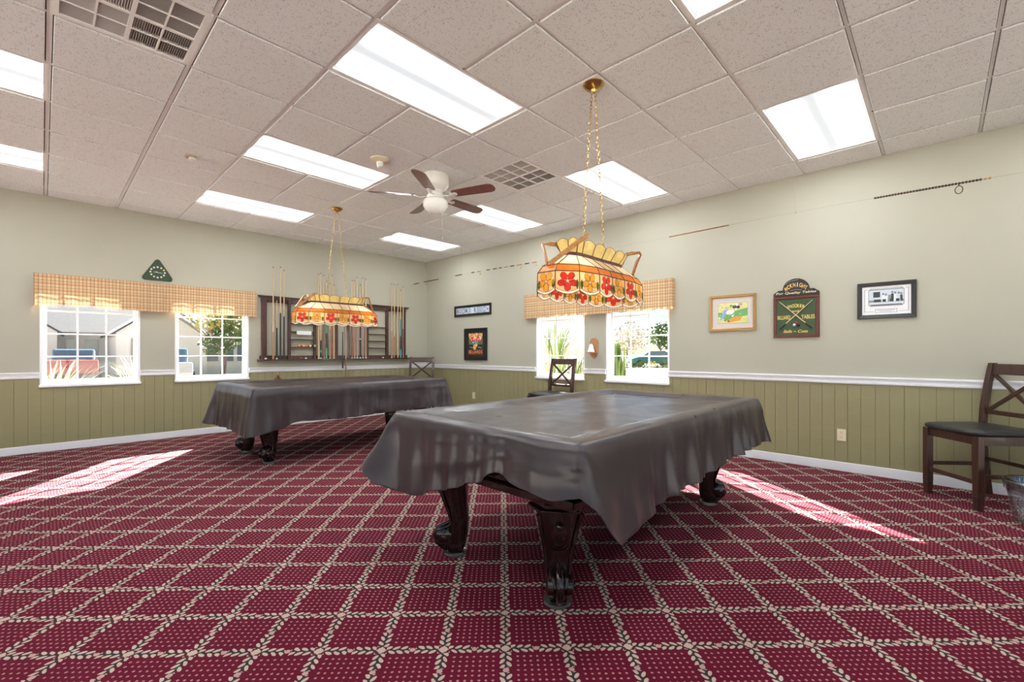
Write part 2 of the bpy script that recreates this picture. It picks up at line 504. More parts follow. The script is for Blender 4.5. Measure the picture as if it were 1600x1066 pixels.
# wainscot: planks on a darker backing, chair rail, baseboard (one mesh per wall)
def segs(lo, hi, ops):
    out = []; cur = lo
    for a, b in sorted(ops): out.append((cur, a)); cur = b
    out.append((cur, hi)); return out
def wains(k, along, lo, hi, ops, B):
    """B maps (a, out, z) -> world"""
    rnd = random.Random(k)
    w = MB(); r = MB(); s = MB()
    def bx(mb, a0, a1, o0, o1, z0, z1, mi=0):
        p = B(a0, o0, z0); q = B(a1, o1, z1); mb.box(p[0], q[0], p[1], q[1], p[2], q[2], mi)
    bx(w, lo, hi, 0, 0.004, 0.0, WZ0-0.03, 1)
    for a, b in segs(lo, hi, ops): bx(w, a, b, 0, 0.004, WZ0-0.03, 0.845, 1)
    a = lo
    pts = []
    while a < hi:
        b = min(hi, a + 0.1025 + (0.004 if rnd.random() < 0.4 else -0.002)); pts.append((a, b)); a = b
    for a, b in pts:
        a_, b_ = a+0.0016, b-0.0016
        bx(w, a_, b_, 0.004, 0.010, 0.0, WZ0-0.03)
        for c, d in segs(lo, hi, ops):
            c2, d2 = max(a_, c), min(b_, d)
            if d2-c2 > 0.004: bx(w, c2, d2, 0.004, 0.010, WZ0-0.03, 0.845)
    struct(w.build('trim_2', [M['green'], M['groove']]))
    for a, b in segs(lo, hi, ops):
        bx(r, a, b, 0, 0.012, 0.838, 0.912); bx(r, a, b, 0.012, 0.024, 0.845, 0.868)
        bx(r, a, b, 0.012, 0.030, 0.892, 0.910); bx(r, a, b, 0.012, 0.018, 0.868, 0.892)
    struct(r.build('trim_3', M['white'], bevel=0.004))
    bx(s, lo, hi, 0, 0.016, 0.0, 0.088)
    return s
b = wains(1, 'x', XL, -0.012, [W1, W2], lambda a, o, z: (a, -o, z)); struct(b.build('baseboard_back', M['white'], bevel=0.004))
b = wains(2, 'y', YF, -0.012, [R1, R2], lambda a, o, z: (-o, a, z)); struct(b.build('baseboard_right', M['white'], bevel=0.004))
b = wains(3, 'y', GL[1], -0.012, [], lambda a, o, z: (XL+o, a, z)); struct(b.build('baseboard_left', M['white'], bevel=0.004))
b = wains(4, 'x', GF[1], -0.02, [], lambda a, o, z: (a, YF+o, z)); struct(b.build('baseboard_front', M['white'], bevel=0.004))

# windows (local: x along wall, y up, z out into the room; wall face at z = 0)
def window(n, loc, basis, w):
    h = WZ1-WZ0
    f = MB(); t = 0.022
    f.box(0, t, 0, h, -0.16, 0.006); f.box(w-t, w, 0, h, -0.16, 0.006)
    f.box(t, w-t, h-t, h, -0.16, 0.006); f.box(t, w-t, 0, 0.03, -0.16, 0.004)
    root = f.build('window_%d' % n, M['vinylwhite'], bevel=0.002); struct(root)
    root.matrix_world = Matrix.Translation(Vector(loc)) @ basis
    MB().box(-0.008, w+0.008, -0.016, 0.012, 0.0, 0.03).build('window_sill', M['vinylwhite'], root, bevel=0.003)
    s = MB(); a0, a1 = t, w-t; b0, b1 = 0.03, h-t; d0, d1 = -0.115, -0.085
    k = 0.036
    s.box(a0, a0+k, b0, b1, d0, d1); s.box(a1-k, a1, b0, b1, d0, d1)
    s.box(a0+k, a1-k, b0, b0+k, d0, d1); s.box(a0+k, a1-k, b1-k, b1, d0, d1)
    s.build('sash', M['vinylwhite'], root, bevel=0.002)
    m = MB(); x0, x1 = a0+k, a1-k
    for q in (1, 2):
        xc = x0+(x1-x0)*q/3; m.box(xc-0.009, xc+0.009, b0+k, b1-k, -0.106, -0.092)
    z = 0.068+0.268
    for q in range(4):
        m.box(x0, x1, z-0.009, z+0.009, -0.106, -0.092); z += 0.268
    m.build('muntins', M['vinylwhite'], root)
    MB().box(x0, x1, b0+k, b1-k, -0.101, -0.098).build('pane', M['pane'], root)
    return root
window(1, (W1[0], 0, WZ0), WB, W1[1]-W1[0])
window(2, (W2[0], 0, WZ0), WB, W2[1]-W2[0])
window(3, (0, R1[1], WZ0), WR, R1[1]-R1[0])
window(4, (0, R2[1], WZ0), WR, R2[1]-R2[0])

def added_patio(n, loc, basis, w):  # added glazing for the unseen walls, put in to brighten the room
    h = GZ; f = MB(); k = 6
    f.box(0, w, h-0.06, h, -0.12, 0.006); f.box(0, w, 0, 0.03, -0.12, 0.0)
    for q in range(k+1):
        x = min(max(w*q/k, 0.03), w-0.03); f.box(x-0.03, x+0.03, 0.03, h-0.06, -0.11, -0.03)
    root = f.build('added_door_%d' % n, M['vinylwhite'], bevel=0.002); struct(root)
    root.matrix_world = Matrix.Translation(Vector(loc)) @ basis
    MB().box(0.03, w-0.03, 0.03, h-0.06, -0.072, -0.066).build('pane', M['pane'], root)
WL = Matrix(((0,0,1,0),(1,0,0,0),(0,1,0,0),(0,0,0,1)))
WF = Matrix(((-1,0,0,0),(0,0,1,0),(0,1,0,0),(0,0,0,1)))
added_patio(1, (XL, GL[0], 0), WL, GL[1]-GL[0])
added_patio(2, (GF[1], YF, 0), WF, GF[1]-GF[0])

# ------------------------------------------------------------------ ceiling fixtures
def troffer():
    t = thing('ceiling_light', None, 'ceiling light')
    f = MB()
    L, W = T-0.002, T/2-0.002
    for s in (-1, 1):
        f.box(-L, L, s*W, s*(W-0.022), -0.002, 0.02); f.box(s*L, s*(L-0.022), -W+0.022, W-0.022, -0.002, 0.02)
        f.box(-L+0.02, L-0.02, s*(W-0.022), s*(W-0.026), 0.02, 0.10); f.box(s*(L-0.022), s*(L-0.026), -W+0.026, W-0.026, 0.02, 0.10)
    f.box(-L+0.02, L-0.02, -W+0.02, W-0.02, 0.10, 0.105)
    f.build('frame', M['tbar'], t)
    MB().box(-L+0.026, L-0.026, -W+0.026, W-0.026, 0.006, 0.010).build('diffuser', M['lens'], t)
    return t
LL = {(2,-2): 'largest fluorescent ceiling light in the photo, left of the near lamp chains',
      (2,1): 'fluorescent ceiling light left of the smoke alarm, second behind the largest one',
      (2,4): 'fluorescent ceiling light nearest the back wall in the left-centre row',
      (2,-5): 'fluorescent ceiling light cut by the top edge of the photo',
      (6,-5): 'fluorescent ceiling light at upper right, beside the picture wall',
      (6,-2): 'fluorescent ceiling light seen behind the chains of the near pendant lamp',
      (6,1): 'fluorescent ceiling light partly behind the ceiling fan blades',
      (6,4): 'fluorescent ceiling light closest to the far room corner, below the fan',
      (-2,1): 'fluorescent ceiling light cut by the left edge of the photo, upper of the two',
      (-2,4): 'fluorescent ceiling light cut by the left edge of the photo, lower of the two'}
first = None
for (i, j) in LIGHTS:
    if first is None: o = first = troffer()
    else: o = copy_tree(first)
    o.location = (gx(i+1), gy(j+0.5), HC)
    o['group'] = 'fluorescent lights in the ceiling'
    o['label'] = LL.get((i, j), 'fluorescent ceiling light in the part of the ceiling outside the photo')
def vent(i, j, label):
    t = thing('ceiling_vent', label, 'ceiling vent', (gx(i+0.5), gy(j+0.5), HC), group='square ceiling air vents')
    W = T/2-0.003; f = MB()
    for s in (-1, 1):
        f.box(-W, W, s*W, s*(W-0.03), -0.006, 0.012); f.box(s*W, s*(W-0.03), -W+0.03, W-0.03, -0.006, 0.012)
    f.build('frame', M['tbar'], t)
    MB().box(-W, W, -W, W, 0.03, 0.034).build('backing', flat('vent_throat', (0.22, 0.20, 0.185)), t)
    d = MB(); I = W-0.03
    for k, ww in ((0, 0.010), (-I/2, 0.004), (I/2, 0.004)):
        d.box(-I, I, k-ww, k+ww, -0.005, 0.012); d.box(k-ww, k+ww, -I, I, -0.0048, 0.0118)
    d.build('divider', M['tbar'], t)
    for q, (sx, sy) in enumerate(((1, 1), (-1, 1), (-1, -1), (1, -1))):
        s = MB(); n = 26
        for k in range(n):
            p = I*(k+0.5)/n
            tilt = 0.004*(1 if q in (0, 3) else -1)
            if q % 2: s.hexa([(sx*0.01, sy*p-0.0012, 0), (sx*I, sy*p-0.0012, 0), (sx*I, sy*p+0.0012, 0), (sx*0.01, sy*p+0.0012, 0)],
                             [(sx*0.01, sy*p-0.0012+tilt*1.5, 0.012), (sx*I, sy*p-0.0012+tilt*1.5, 0.012), (sx*I, sy*p+0.0012+tilt*1.5, 0.012), (sx*0.01, sy*p+0.0012+tilt*1.5, 0.012)])
            else: s.hexa([(sx*p-0.0012, sy*0.01, 0), (sx*p+0.0012, sy*0.01, 0), (sx*p+0.0012, sy*I, 0), (sx*p-0.0012, sy*I, 0)],
                         [(sx*p-0.0012+tilt*1.5, sy*0.01, 0.012), (sx*p+0.0012+tilt*1.5, sy*0.01, 0.012), (sx*p+0.0012+tilt*1.5, sy*I, 0.012), (sx*p-0.0012+tilt*1.5, sy*I, 0.012)])
        s.build('louver_panel', M['louver'], t)
vent(0, -1, 'large-looking square air vent in the ceiling at the top left of the photo')
vent(5, -1, 'square air vent in the ceiling right of the ceiling fan')

# smoke alarm and sprinkler
t = thing('smoke_alarm', 'round cream ceiling smoke alarm with clear strobe dome beside the ceiling fan', 'smoke alarm', (-3.14, -3.66, HC-0.006))
MB().lathe([(0.001, 0), (0.085, 0), (0.085, -0.012), (0.06, -0.03), (0.001, -0.032)], 24).build('base', M['ivory'], t, True)
MB().lathe([(0.03, -0.031), (0.034, -0.045), (0.024, -0.075), (0.001, -0.085)], 16).build('dome', M['frost'], t, True)
t = thing('motion_sensor', 'small brownish sensor on the ceiling tile near the left side of the room', 'sensor', (-4.37, -2.46, HC-0.006))
MB().lathe([(0.001, 0), (0.045, 0), (0.042, -0.018), (0.001, -0.02)], 16).build('base', flat('tan_plastic', (0.42, 0.30, 0.22)), t, True)
MB().lathe([(0.03, -0.02), (0.034, -0.04), (0.02, -0.052), (0.001, -0.055)], 16, (0.012, -0.012, 0)).build('head', M['fanwhite'], t, True)

# ceiling fan
t = thing('ceiling_fan', 'white ceiling fan with five reddish brown blades and a frosted bowl light', 'ceiling fan', (-2.55, -3.72, HC-0.006))
MB().lathe([(0.001, 0), (0.125, 0), (0.135, -0.02), (0.135, -0.10), (0.115, -0.13), (0.075, -0.16), (0.07, -0.19), (0.085, -0.21), (0.085, -0.24), (0.06, -0.255), (0.001, -0.255)], 32).build('motor_housing', M['fanwhite'], t, True)
MB().lathe([(0.075, -0.252), (0.118, -0.262), (0.128, -0.28), (0.122, -0.32), (0.098, -0.36), (0.06, -0.388), (0.001, -0.40)], 32).build('light_bowl', M['frost'], t, True)
ch = MB(); ch.tube([(0.05, -0.05, -0.25), (0.05, -0.05, -0.62)], 0.0012, 5); ch.lathe([(0.001, -0.62), (0.006, -0.63), (0.005, -0.65), (0.001, -0.655)], 8, (0.05, -0.05, 0))
ch.build('pull_chain', M['fanwhite'], t)
for k in range(5):
    a = math.radians(3+72*k); R = Matrix.Rotation(a, 4, 'Z') @ Matrix.Rotation(math.radians(-12), 4, 'X')
    br = MB(); br.M = Matrix.Translation((0, 0, -0.215)) @ R
    br.bar((0.07, 0, 0.0), (0.15, 0, -0.02), 0.02, 0.008); br.bar((0.15, 0, -0.02), (0.24, 0, -0.004), 0.03, 0.006)
    br.lathe([(0.001, -0.004), (0.028, -0.004), (0.028, 0.002), (0.001, 0.002)], 12, (0.225, 0, -0.008))
    bl = br.build('blade_bracket', M['fanwhite'], t, bevel=0.002)
    b = MB(); b.M = Matrix.Translation((0, 0, -0.215)) @ R
    pl = [(0.20, -0.045), (0.22, -0.055), (0.60, -0.068), (0.64, -0.055), (0.66, -0.025), (0.66, 0.025), (0.64, 0.055), (0.60, 0.068), (0.22, 0.055), (0.20, 0.045)]
    b.prism(pl, -0.002, 0.005); b.build('blade', M['blade'], t)

# ------------------------------------------------------------------ STAINED GLASS PENDANTS
def lerp(a, b, t): return a+(b-a)*t
def pendant(loc, rz, label):
    root = thing('pendant_lamp', label, 'pendant lamp', (loc[0], loc[1], HC), 0, 'stained glass lamps over the pool tables')
    Z = lambda z: z-HC
    cz, sz_ = math.cos(rz), math.sin(rz)
    def rot(p): return (p[0]*cz-p[1]*sz_, p[0]*sz_+p[1]*cz)
    def ring(a, e, c1, b1, c2, b):
        q = [(-a+c2, -b), (a-c2, -b), (a-c1, -b1), (a, -e), (a, e), (a-c1, b1), (a-c2, b), (-a+c2, b), (-a+c1, b1), (-a, e), (-a, -e), (-a+c1, -b1)]
        return [rot(p) for p in q]
    zb = 1.612
    outer = ring(0.51, 0.065, 0.115, 0.155, 0.28, 0.187)
    inner = ring(0.475, 0.055, 0.105, 0.135, 0.26, 0.162)
    ridge = ring(0.33, 0.03, 0.05, 0.055, 0.10, 0.062)
    crown = ring(0.355, 0.045, 0.05, 0.085, 0.10, 0.095)
    def panels(A, za, B, zb_, split):
        """quads between rings; split = extra division of the long sides"""
        out = []
        n = len(A)
        for i in range(n):
            j = (i+1) % n; k = split if i in (0, 6) else 1
            for q in range(k):
                f0, f1 = q/k, (q+1)/k
                P = lambda R, z, f: Vector((lerp(R[i][0], R[j][0], f), lerp(R[i][1], R[j][1], f), Z(z)))
                out.append((P(A, za, f0), P(A, za, f1), P(B, zb_, f1), P(B, zb_, f0)))
        return out
    sk = MB()
    def lead(mb, a, b, w=0.005): mb.bar(a, b, w, w, (0, 0, 1), 5 if mb is sk else 1)
    # skirt: panels with flowers
    hem = 1.612-0.112
    outer2 = [(x*1.01, y*1.02) for x, y in outer]
    MATS = [M['peach'], M['redgl'], M['yelgl'], M['leafgl'], M['pearl'], M['lead'], M['cream']]
    ps = panels(outer, zb, outer2, hem, 3)
    for idx, (a, b, c, d) in enumerate(ps):
        nrm = (b-a).cross(d-a).normalized()
        ctr = (a+b+c+d)/4
        if nrm.dot(Vector((ctr.x, ctr.y, 0))) < 0: nrm = -nrm
        wid = (b-a).length; red = idx % 2 == 0
        if wid < 0.09: red = True
        def Q(u, v, o=0.0): return lerp(lerp(a, b, u), lerp(d, c, u), v) + nrm*o
        N = 12
        bot = [1.0 + 0.20*math.sin(PI*i/N) for i in range(N+1)]
        # body in two bands: coloured glass then pearl scallop edge
        top = [Q(i/N, 0) for i in range(N+1)]; mid = [Q(i/N, bot[i]-0.13) for i in range(N+1)]; low = [Q(i/N, bot[i]) for i in range(N+1)]
        sk.add(top+mid, [(i, i+1, N+2+i, N+1+i) for i in range(N)], 0)
        sk.add(mid+low, [(i, i+1, N+2+i, N+1+i) for i in range(N)], 4)
        sk.tube(low, 0.0016, 5, 5); sk.tube(mid, 0.001, 4, 5)
        lead(sk, a, d)
        # flower (in true metric units on the panel)
        H = (d-a).length; cx, cy = (0.50, 0.52)
        R = min(wid*0.47, H*0.52); R2 = H*0.50
        for o in (0.0012, -0.0012):
            for k in range(5):
                th = 2*PI*k/5 + 0.3
                pts = []
                for (rr, dt) in ((0.10, 0), (0.60, -0.60), (0.95, -0.33), (1.08, 0), (0.95, 0.33), (0.60, 0.60)):
                    pts.append(Q(cx+rr*R*math.cos(th+dt)/wid, cy+rr*R2*math.sin(th+dt)/H, o))
                sk.add(pts, [(0,1,2,3,4,5)], 1 if red else 2)
                for q in range(6): sk.tube([pts[q], pts[(q+1) % 6]], 0.0009, 4, 5)
            sk.add([Q(cx+0.12*R*math.cos(t_)/wid, cy+0.12*R2*math.sin(t_)/H, o*1.6) for t_ in [k*PI/3 for k in range(6)]], [(0,1,2,3,4,5)], 4)
            if wid > 0.1:
                for ux in ((0.90,) if red else (0.10, 0.9)):
                    lp = [Q(ux+du, v, o) for du, v in ((0, 0.42), (-0.06, 0.58), (-0.05, 0.78), (0, 0.92), (0.05, 0.78), (0.06, 0.58))]
                    sk.add(lp, [(0,1,2,3,4,5)], 3)
                    for q in range(6): sk.tube([lp[q], lp[(q+1) % 6]], 0.0009, 4, 5)
    sk.build('flower_skirt', MATS, root)
    bd = MB()
    for a, b, c, d in panels(outer, zb, inner, zb+0.045, 3):
        bd.add([a, b, c, d], [(0,1,2,3)], 0); lead(bd, a, d, 0.005); lead(bd, a, b, 0.006); lead(bd, d, c, 0.006)
    bd.build('amber_band', [M['amber'], M['lead']], root)
    rf = MB()
    for k, (a, b, c, d) in enumerate(panels(inner, zb+0.045, ridge, 1.738, 4)):
        rf.add([a, b, c, d], [(0,1,2,3)], 0); lead(rf, a, d)
    for mb in (bd, rf): pass
    rf.build('roof_panels', [M['cream'], M['lead']], root)
    rb = MB()
    for a, b, c, d in panels(ridge, 1.736, ridge, 1.756, 4):
        rb.add([a, b, c, d], [(0,1,2,3)], 0); lead(rb, a, b, 0.004); lead(rb, d, c, 0.004)
    rb.build('ridge_band', [M['purple'], M['lead']], root)
    cr = MB()
    for a, b, c, d in panels(ridge, 1.756, crown, 1.818, 4):
        N = 8
        lo = [lerp(a, b, i/N) for i in range(N+1)]
        hi = [lerp(d, c, i/N) + Vector((0, 0, 0.020*math.sin(PI*i/N))) for i in range(N+1)]
        cr.add(lo+hi, [(i, i+1, N+2+i, N+1+i) for i in range(N)], 0)
        cr.tube(hi, 0.0016, 5, 1); lead(cr, a, d)
    cr.build('crown', [M['crown'], M['lead']], root)
    # bent wood arms, two at each end, meeting at the end of the band
    for s in (-1, 1):
        for w in (-1, 1):
            pts = [(s*0.490, w*0.008, 1.662), (s*0.455, w*0.045, 1.70), (s*0.385, w*0.115, 1.778), (s*0.350, w*0.155, 1.815),
                   (s*0.338, w*0.170, 1.829), (s*0.320, w*0.165, 1.836), (s*0.300, w*0.130, 1.834), (s*0.285, w*0.095, 1.828)]
            am = MB(); prev = None
            P3 = []
            for p in pts:
                x, y = rot((p[0], p[1])); P3.append(Vector((x, y, Z(p[2]))))
            hp = Vector((*rot((w*0.72, s*0.69)), 0)).normalized()
            vs = []
            for i, p in enumerate(P3):
                dd = (P3[min(i+1, 7)]-P3[max(i-1, 0)]).normalized(); wv = dd.cross(hp).normalized()*0.0135; nn = hp*0.006
                vs += [p-wv-nn, p+wv-nn, p+wv+nn, p-wv+nn]
            fs = [(0,3,2,1), (28,29,30,31)]
            for i in range(7):
                for k in range(4): fs.append((i*4+k, i*4+(k+1) % 4, i*4+4+(k+1) % 4, i*4+4+k))
            am.add(vs, fs); am.build('wooden_arm', M['oak'], root, bevel=0.002)
    MB().lathe([(0.001, -0.006), (0.07, -0.006), (0.072, -0.014), (0.055, -0.034), (0.02, -0.048), (0.014, -0.062), (0.001, -0.064)], 28).build('canopy', M['brass'], root, True)
    for s in (-1, 1):
        ex, ey = rot((s*0.14, 0))
        A = Vector((s*0.018, 0, -0.055)); B = Vector((ex, ey, Z(1.76))); L = (B-A).length; d = (B-A).normalized()
        n = int(L/0.026); mb = MB(); side = d.orthogonal().normalized(); oth = d.cross(side)
        for k in range(n):
            c = A + d*(L*(k+0.5)/n); w = side if k % 2 else oth
            mb.tube([c + d*0.0165*math.cos(q*PI/4) + w*0.0075*math.sin(q*PI/4) for q in range(8)], 0.0019, 4, 0, True)
        mb.build('chain', M['brass'], root)
    rod = MB()
    p, q = rot((-0.2, 0)), rot((0.2, 0)); rod.tube([(p[0], p[1], Z(1.75)), (q[0], q[1], Z(1.75))], 0.006, 8)
    for s in (-1, 1):
        x, y = rot((s*0.30, 0)); x2, y2 = rot((s*0.2, 0))
        rod.tube([(x2, y2, Z(1.75)), (x, y, Z(1.73)), (x, y, Z(1.69))], 0.006, 8)
        rod.lathe([(0.016, Z(1.655)), (0.016, Z(1.70)), (0.008, Z(1.71))], 12, (x, y, 0))
    rod.build('socket_bar', M['brass'], root)
    for s in (-1, 1):
        x, y = rot((s*0.30, 0))
        MB().ball((x, y, Z(1.628)), 0.028, 14).build('bulb', M['bulb'], root, True)
    return root
pendant((-2.754, -5.747), 0.02, 'stained glass lamp hanging on two chains over the near pool table')
pendant((-2.77, -1.985), -0.03, 'stained glass lamp hanging over the far pool table in front of the cue rack')

# ------------------------------------------------------------------ POOL TABLES
def leg_mesh(sc_=1.0):
    """profile in (d outward, z) lofted with half widths; local +x is outward"""
    mb = MB()
    # rows: z, d_inner, d_outer, half width
    rows = [(0.018, -0.045, 0.040, 0.040), (0.05, -0.058, 0.050, 0.046), (0.09, -0.068, 0.046, 0.050), (0.14, -0.074, 0.030, 0.053),
            (0.19, -0.076, 0.022, 0.058), (0.25, -0.075, 0.036, 0.066), (0.31, -0.072, 0.056, 0.076), (0.37, -0.072, 0.076, 0.088),
            (0.41, -0.076, 0.090, 0.095), (0.435, -0.088, 0.100, 0.102)]
    vs = []; n = 12
    for z, a, b, w in rows:
        c = (a+b)/2; h = (b-a)/2
        for k in range(n):
            t = 2*PI*(k+0.5)/n
            cx = math.copysign(abs(math.cos(t))**0.45, math.cos(t)); sy = math.copysign(abs(math.sin(t))**0.45, math.sin(t))
            vs.append((c+h*cx, w*sy, z))
    fs = [tuple(reversed(range(n))), tuple((len(rows)-1)*n+k for k in range(n))]
    for i in range(len(rows)-1):
        for k in range(n): fs.append((i*n+k, i*n+(k+1) % n, (i+1)*n+(k+1) % n, (i+1)*n+k))
    mb.add(vs, fs)
    # side mouldings following the edge
    for s in (-1, 1):
        mb.tube([(b-0.004, s*(w-0.004), z) for z, a, b, w in rows[2:]], 0.008, 6)
    # medallion
    for r0, r1, zc, o in ((0.034, 0.052, 0.335, 0.0), (0.018, 0.018, 0.372, 0.006)):
        ring = []
        pr = [(1.0, -0.006), (1.0, 0.004), (0.8, 0.010), (0.5, 0.016), (0.001, 0.019)]
        for q, hh in pr:
            for k in range(16):
                t = 2*PI*k/16
                zz = zc+r1*q*math.sin(t); ring.append((0.062+(zz-0.335)*0.33+hh+o, r0*q*math.cos(t), zz))
        mb.add(ring, [(i*16+k, i*16+(k+1) % 16, (i+1)*16+(k+1) % 16, (i+1)*16+k) for i in range(4) for k in range(16)])
    for zc, rr in ((0.275, 0.030), (0.262, 0.042)):
        mb.tube([(0.050+(zc-0.275)*0.3-0.006*abs(math.sin(t)), rr*math.cos(t), zc-0.022*abs(math.sin(t))+0.01) for t in [PI+PI*k/10 for k in range(11)]], 0.004, 6)
    return mb
def pool_table(c, label, L, W):
    t = thing('pool_table', label, 'pool table', (c[0], c[1], 0), group='covered pool tables')
    cab = MB(); l, w = L-0.14, W-0.14
    cab.box(-l, l, -w, w, 0.50, 0.73)
    for q, (e, z0, z1) in enumerate(((0.03, 0.70, 0.745), (0.02, 0.47, 0.52))): cab.box(-l-e, l+e, -w-e, w+e, z0, z1)
    cab.build('cabinet', M['mahog'], t, bevel=0.012)
    rl = MB(); l, w = L-0.05, W-0.05
    rl.box(-l, l, -w, -w+0.13, 0.738, 0.775); rl.box(-l, l, w-0.13, w, 0.738, 0.775)
    rl.box(-l, -l+0.13, -w+0.13, w-0.13, 0.738, 0.775); rl.box(l-0.13, l, -w+0.13, w-0.13, 0.738, 0.775)
    rl.build('rails', M['mahog'], t, bevel=0.01)
    MB().box(-l+0.125, l-0.125, -w+0.125, w-0.125, 0.738, 0.752).build('playing_bed', flat('green_baize', (0.02, 0.16, 0.07), 0.9), t)
    for sx, sy in ((-1, -1), (1, -1), (1, 1), (-1, 1)):
        a = math.atan2(sy, sx)
        mb = leg_mesh(); Rm = Matrix.Translation((sx*0.925, sy*0.365, 0)) @ Matrix.Rotation(a, 4, 'Z')
        m2 = MB(); m2.M = Rm; m2.add(mb.v, mb.f)
        lg = m2.build('leg', M['mahog'], t, True, weld=False)
        # corner block above the leg: moulded plate, block up to the cabinet
        pb = MB(); pb.M = Rm
        pb.prism([(-0.11, 0), (-0.02, -0.135), (0.10, -0.085), (0.115, 0), (0.10, 0.085), (-0.02, 0.135)], 0.435, 0.452)
        pb.prism([(-0.10, 0), (-0.02, -0.12), (0.085, -0.07), (0.10, 0), (0.085, 0.07), (-0.02, 0.12)], 0.452, 0.52)
        pb.build('corner_plate', M['mahog'], lg, bevel=0.005)
        sc2 = MB(); sc2.M = Rm
        # scroll: coil across the front of the foot with end buttons, central acanthus rib
        sc2.lathe([(0.001, -0.062), (0.030, -0.062), (0.046, -0.054), (0.048, -0.03), (0.040, -0.02), (0.040, 0.02), (0.048, 0.03), (0.046, 0.054), (0.030, 0.062), (0.001, 0.062)], 20, (0.058, 0, 0.108), axis='y')
        for s in (-1, 1): sc2.lathe([(0.020, 0), (0.018, s*0.008), (0.001, s*0.012)], 14, (0.058, s*0.062, 0.108), axis='y')
        sc2.tube([(0.018, 0, 0.19), (0.052, 0, 0.168), (0.092, 0, 0.150), (0.108, 0, 0.11), (0.100, 0, 0.07), (0.070, 0, 0.04), (0.045, 0, 0.022)], [0.006, 0.014, 0.018, 0.02, 0.019, 0.016, 0.012], 10)
        for s in (-1, 1): sc2.tube([(0.016, s*0.03, 0.176), (0.05, s*0.036, 0.160), (0.086, s*0.030, 0.148), (0.102, s*0.02, 0.115)], [0.005, 0.010, 0.011, 0.008], 8)
        sc2.build('foot_scroll', M['mahog'], lg, True)
        cu = MB(); cu.M = Rm
        cu.lathe([(0.001, 0.0), (0.062, 0.0), (0.066, 0.006), (0.064, 0.018), (0.058, 0.016), (0.001, 0.014)], 24, (0.0, 0, 0))
        cu.build('foot_cup', M['cup'], lg, True)
    return t
M['cup'] = mat('clear_grey_cup', (0.09, 0.085, 0.085), 0.12, coat=0.4)

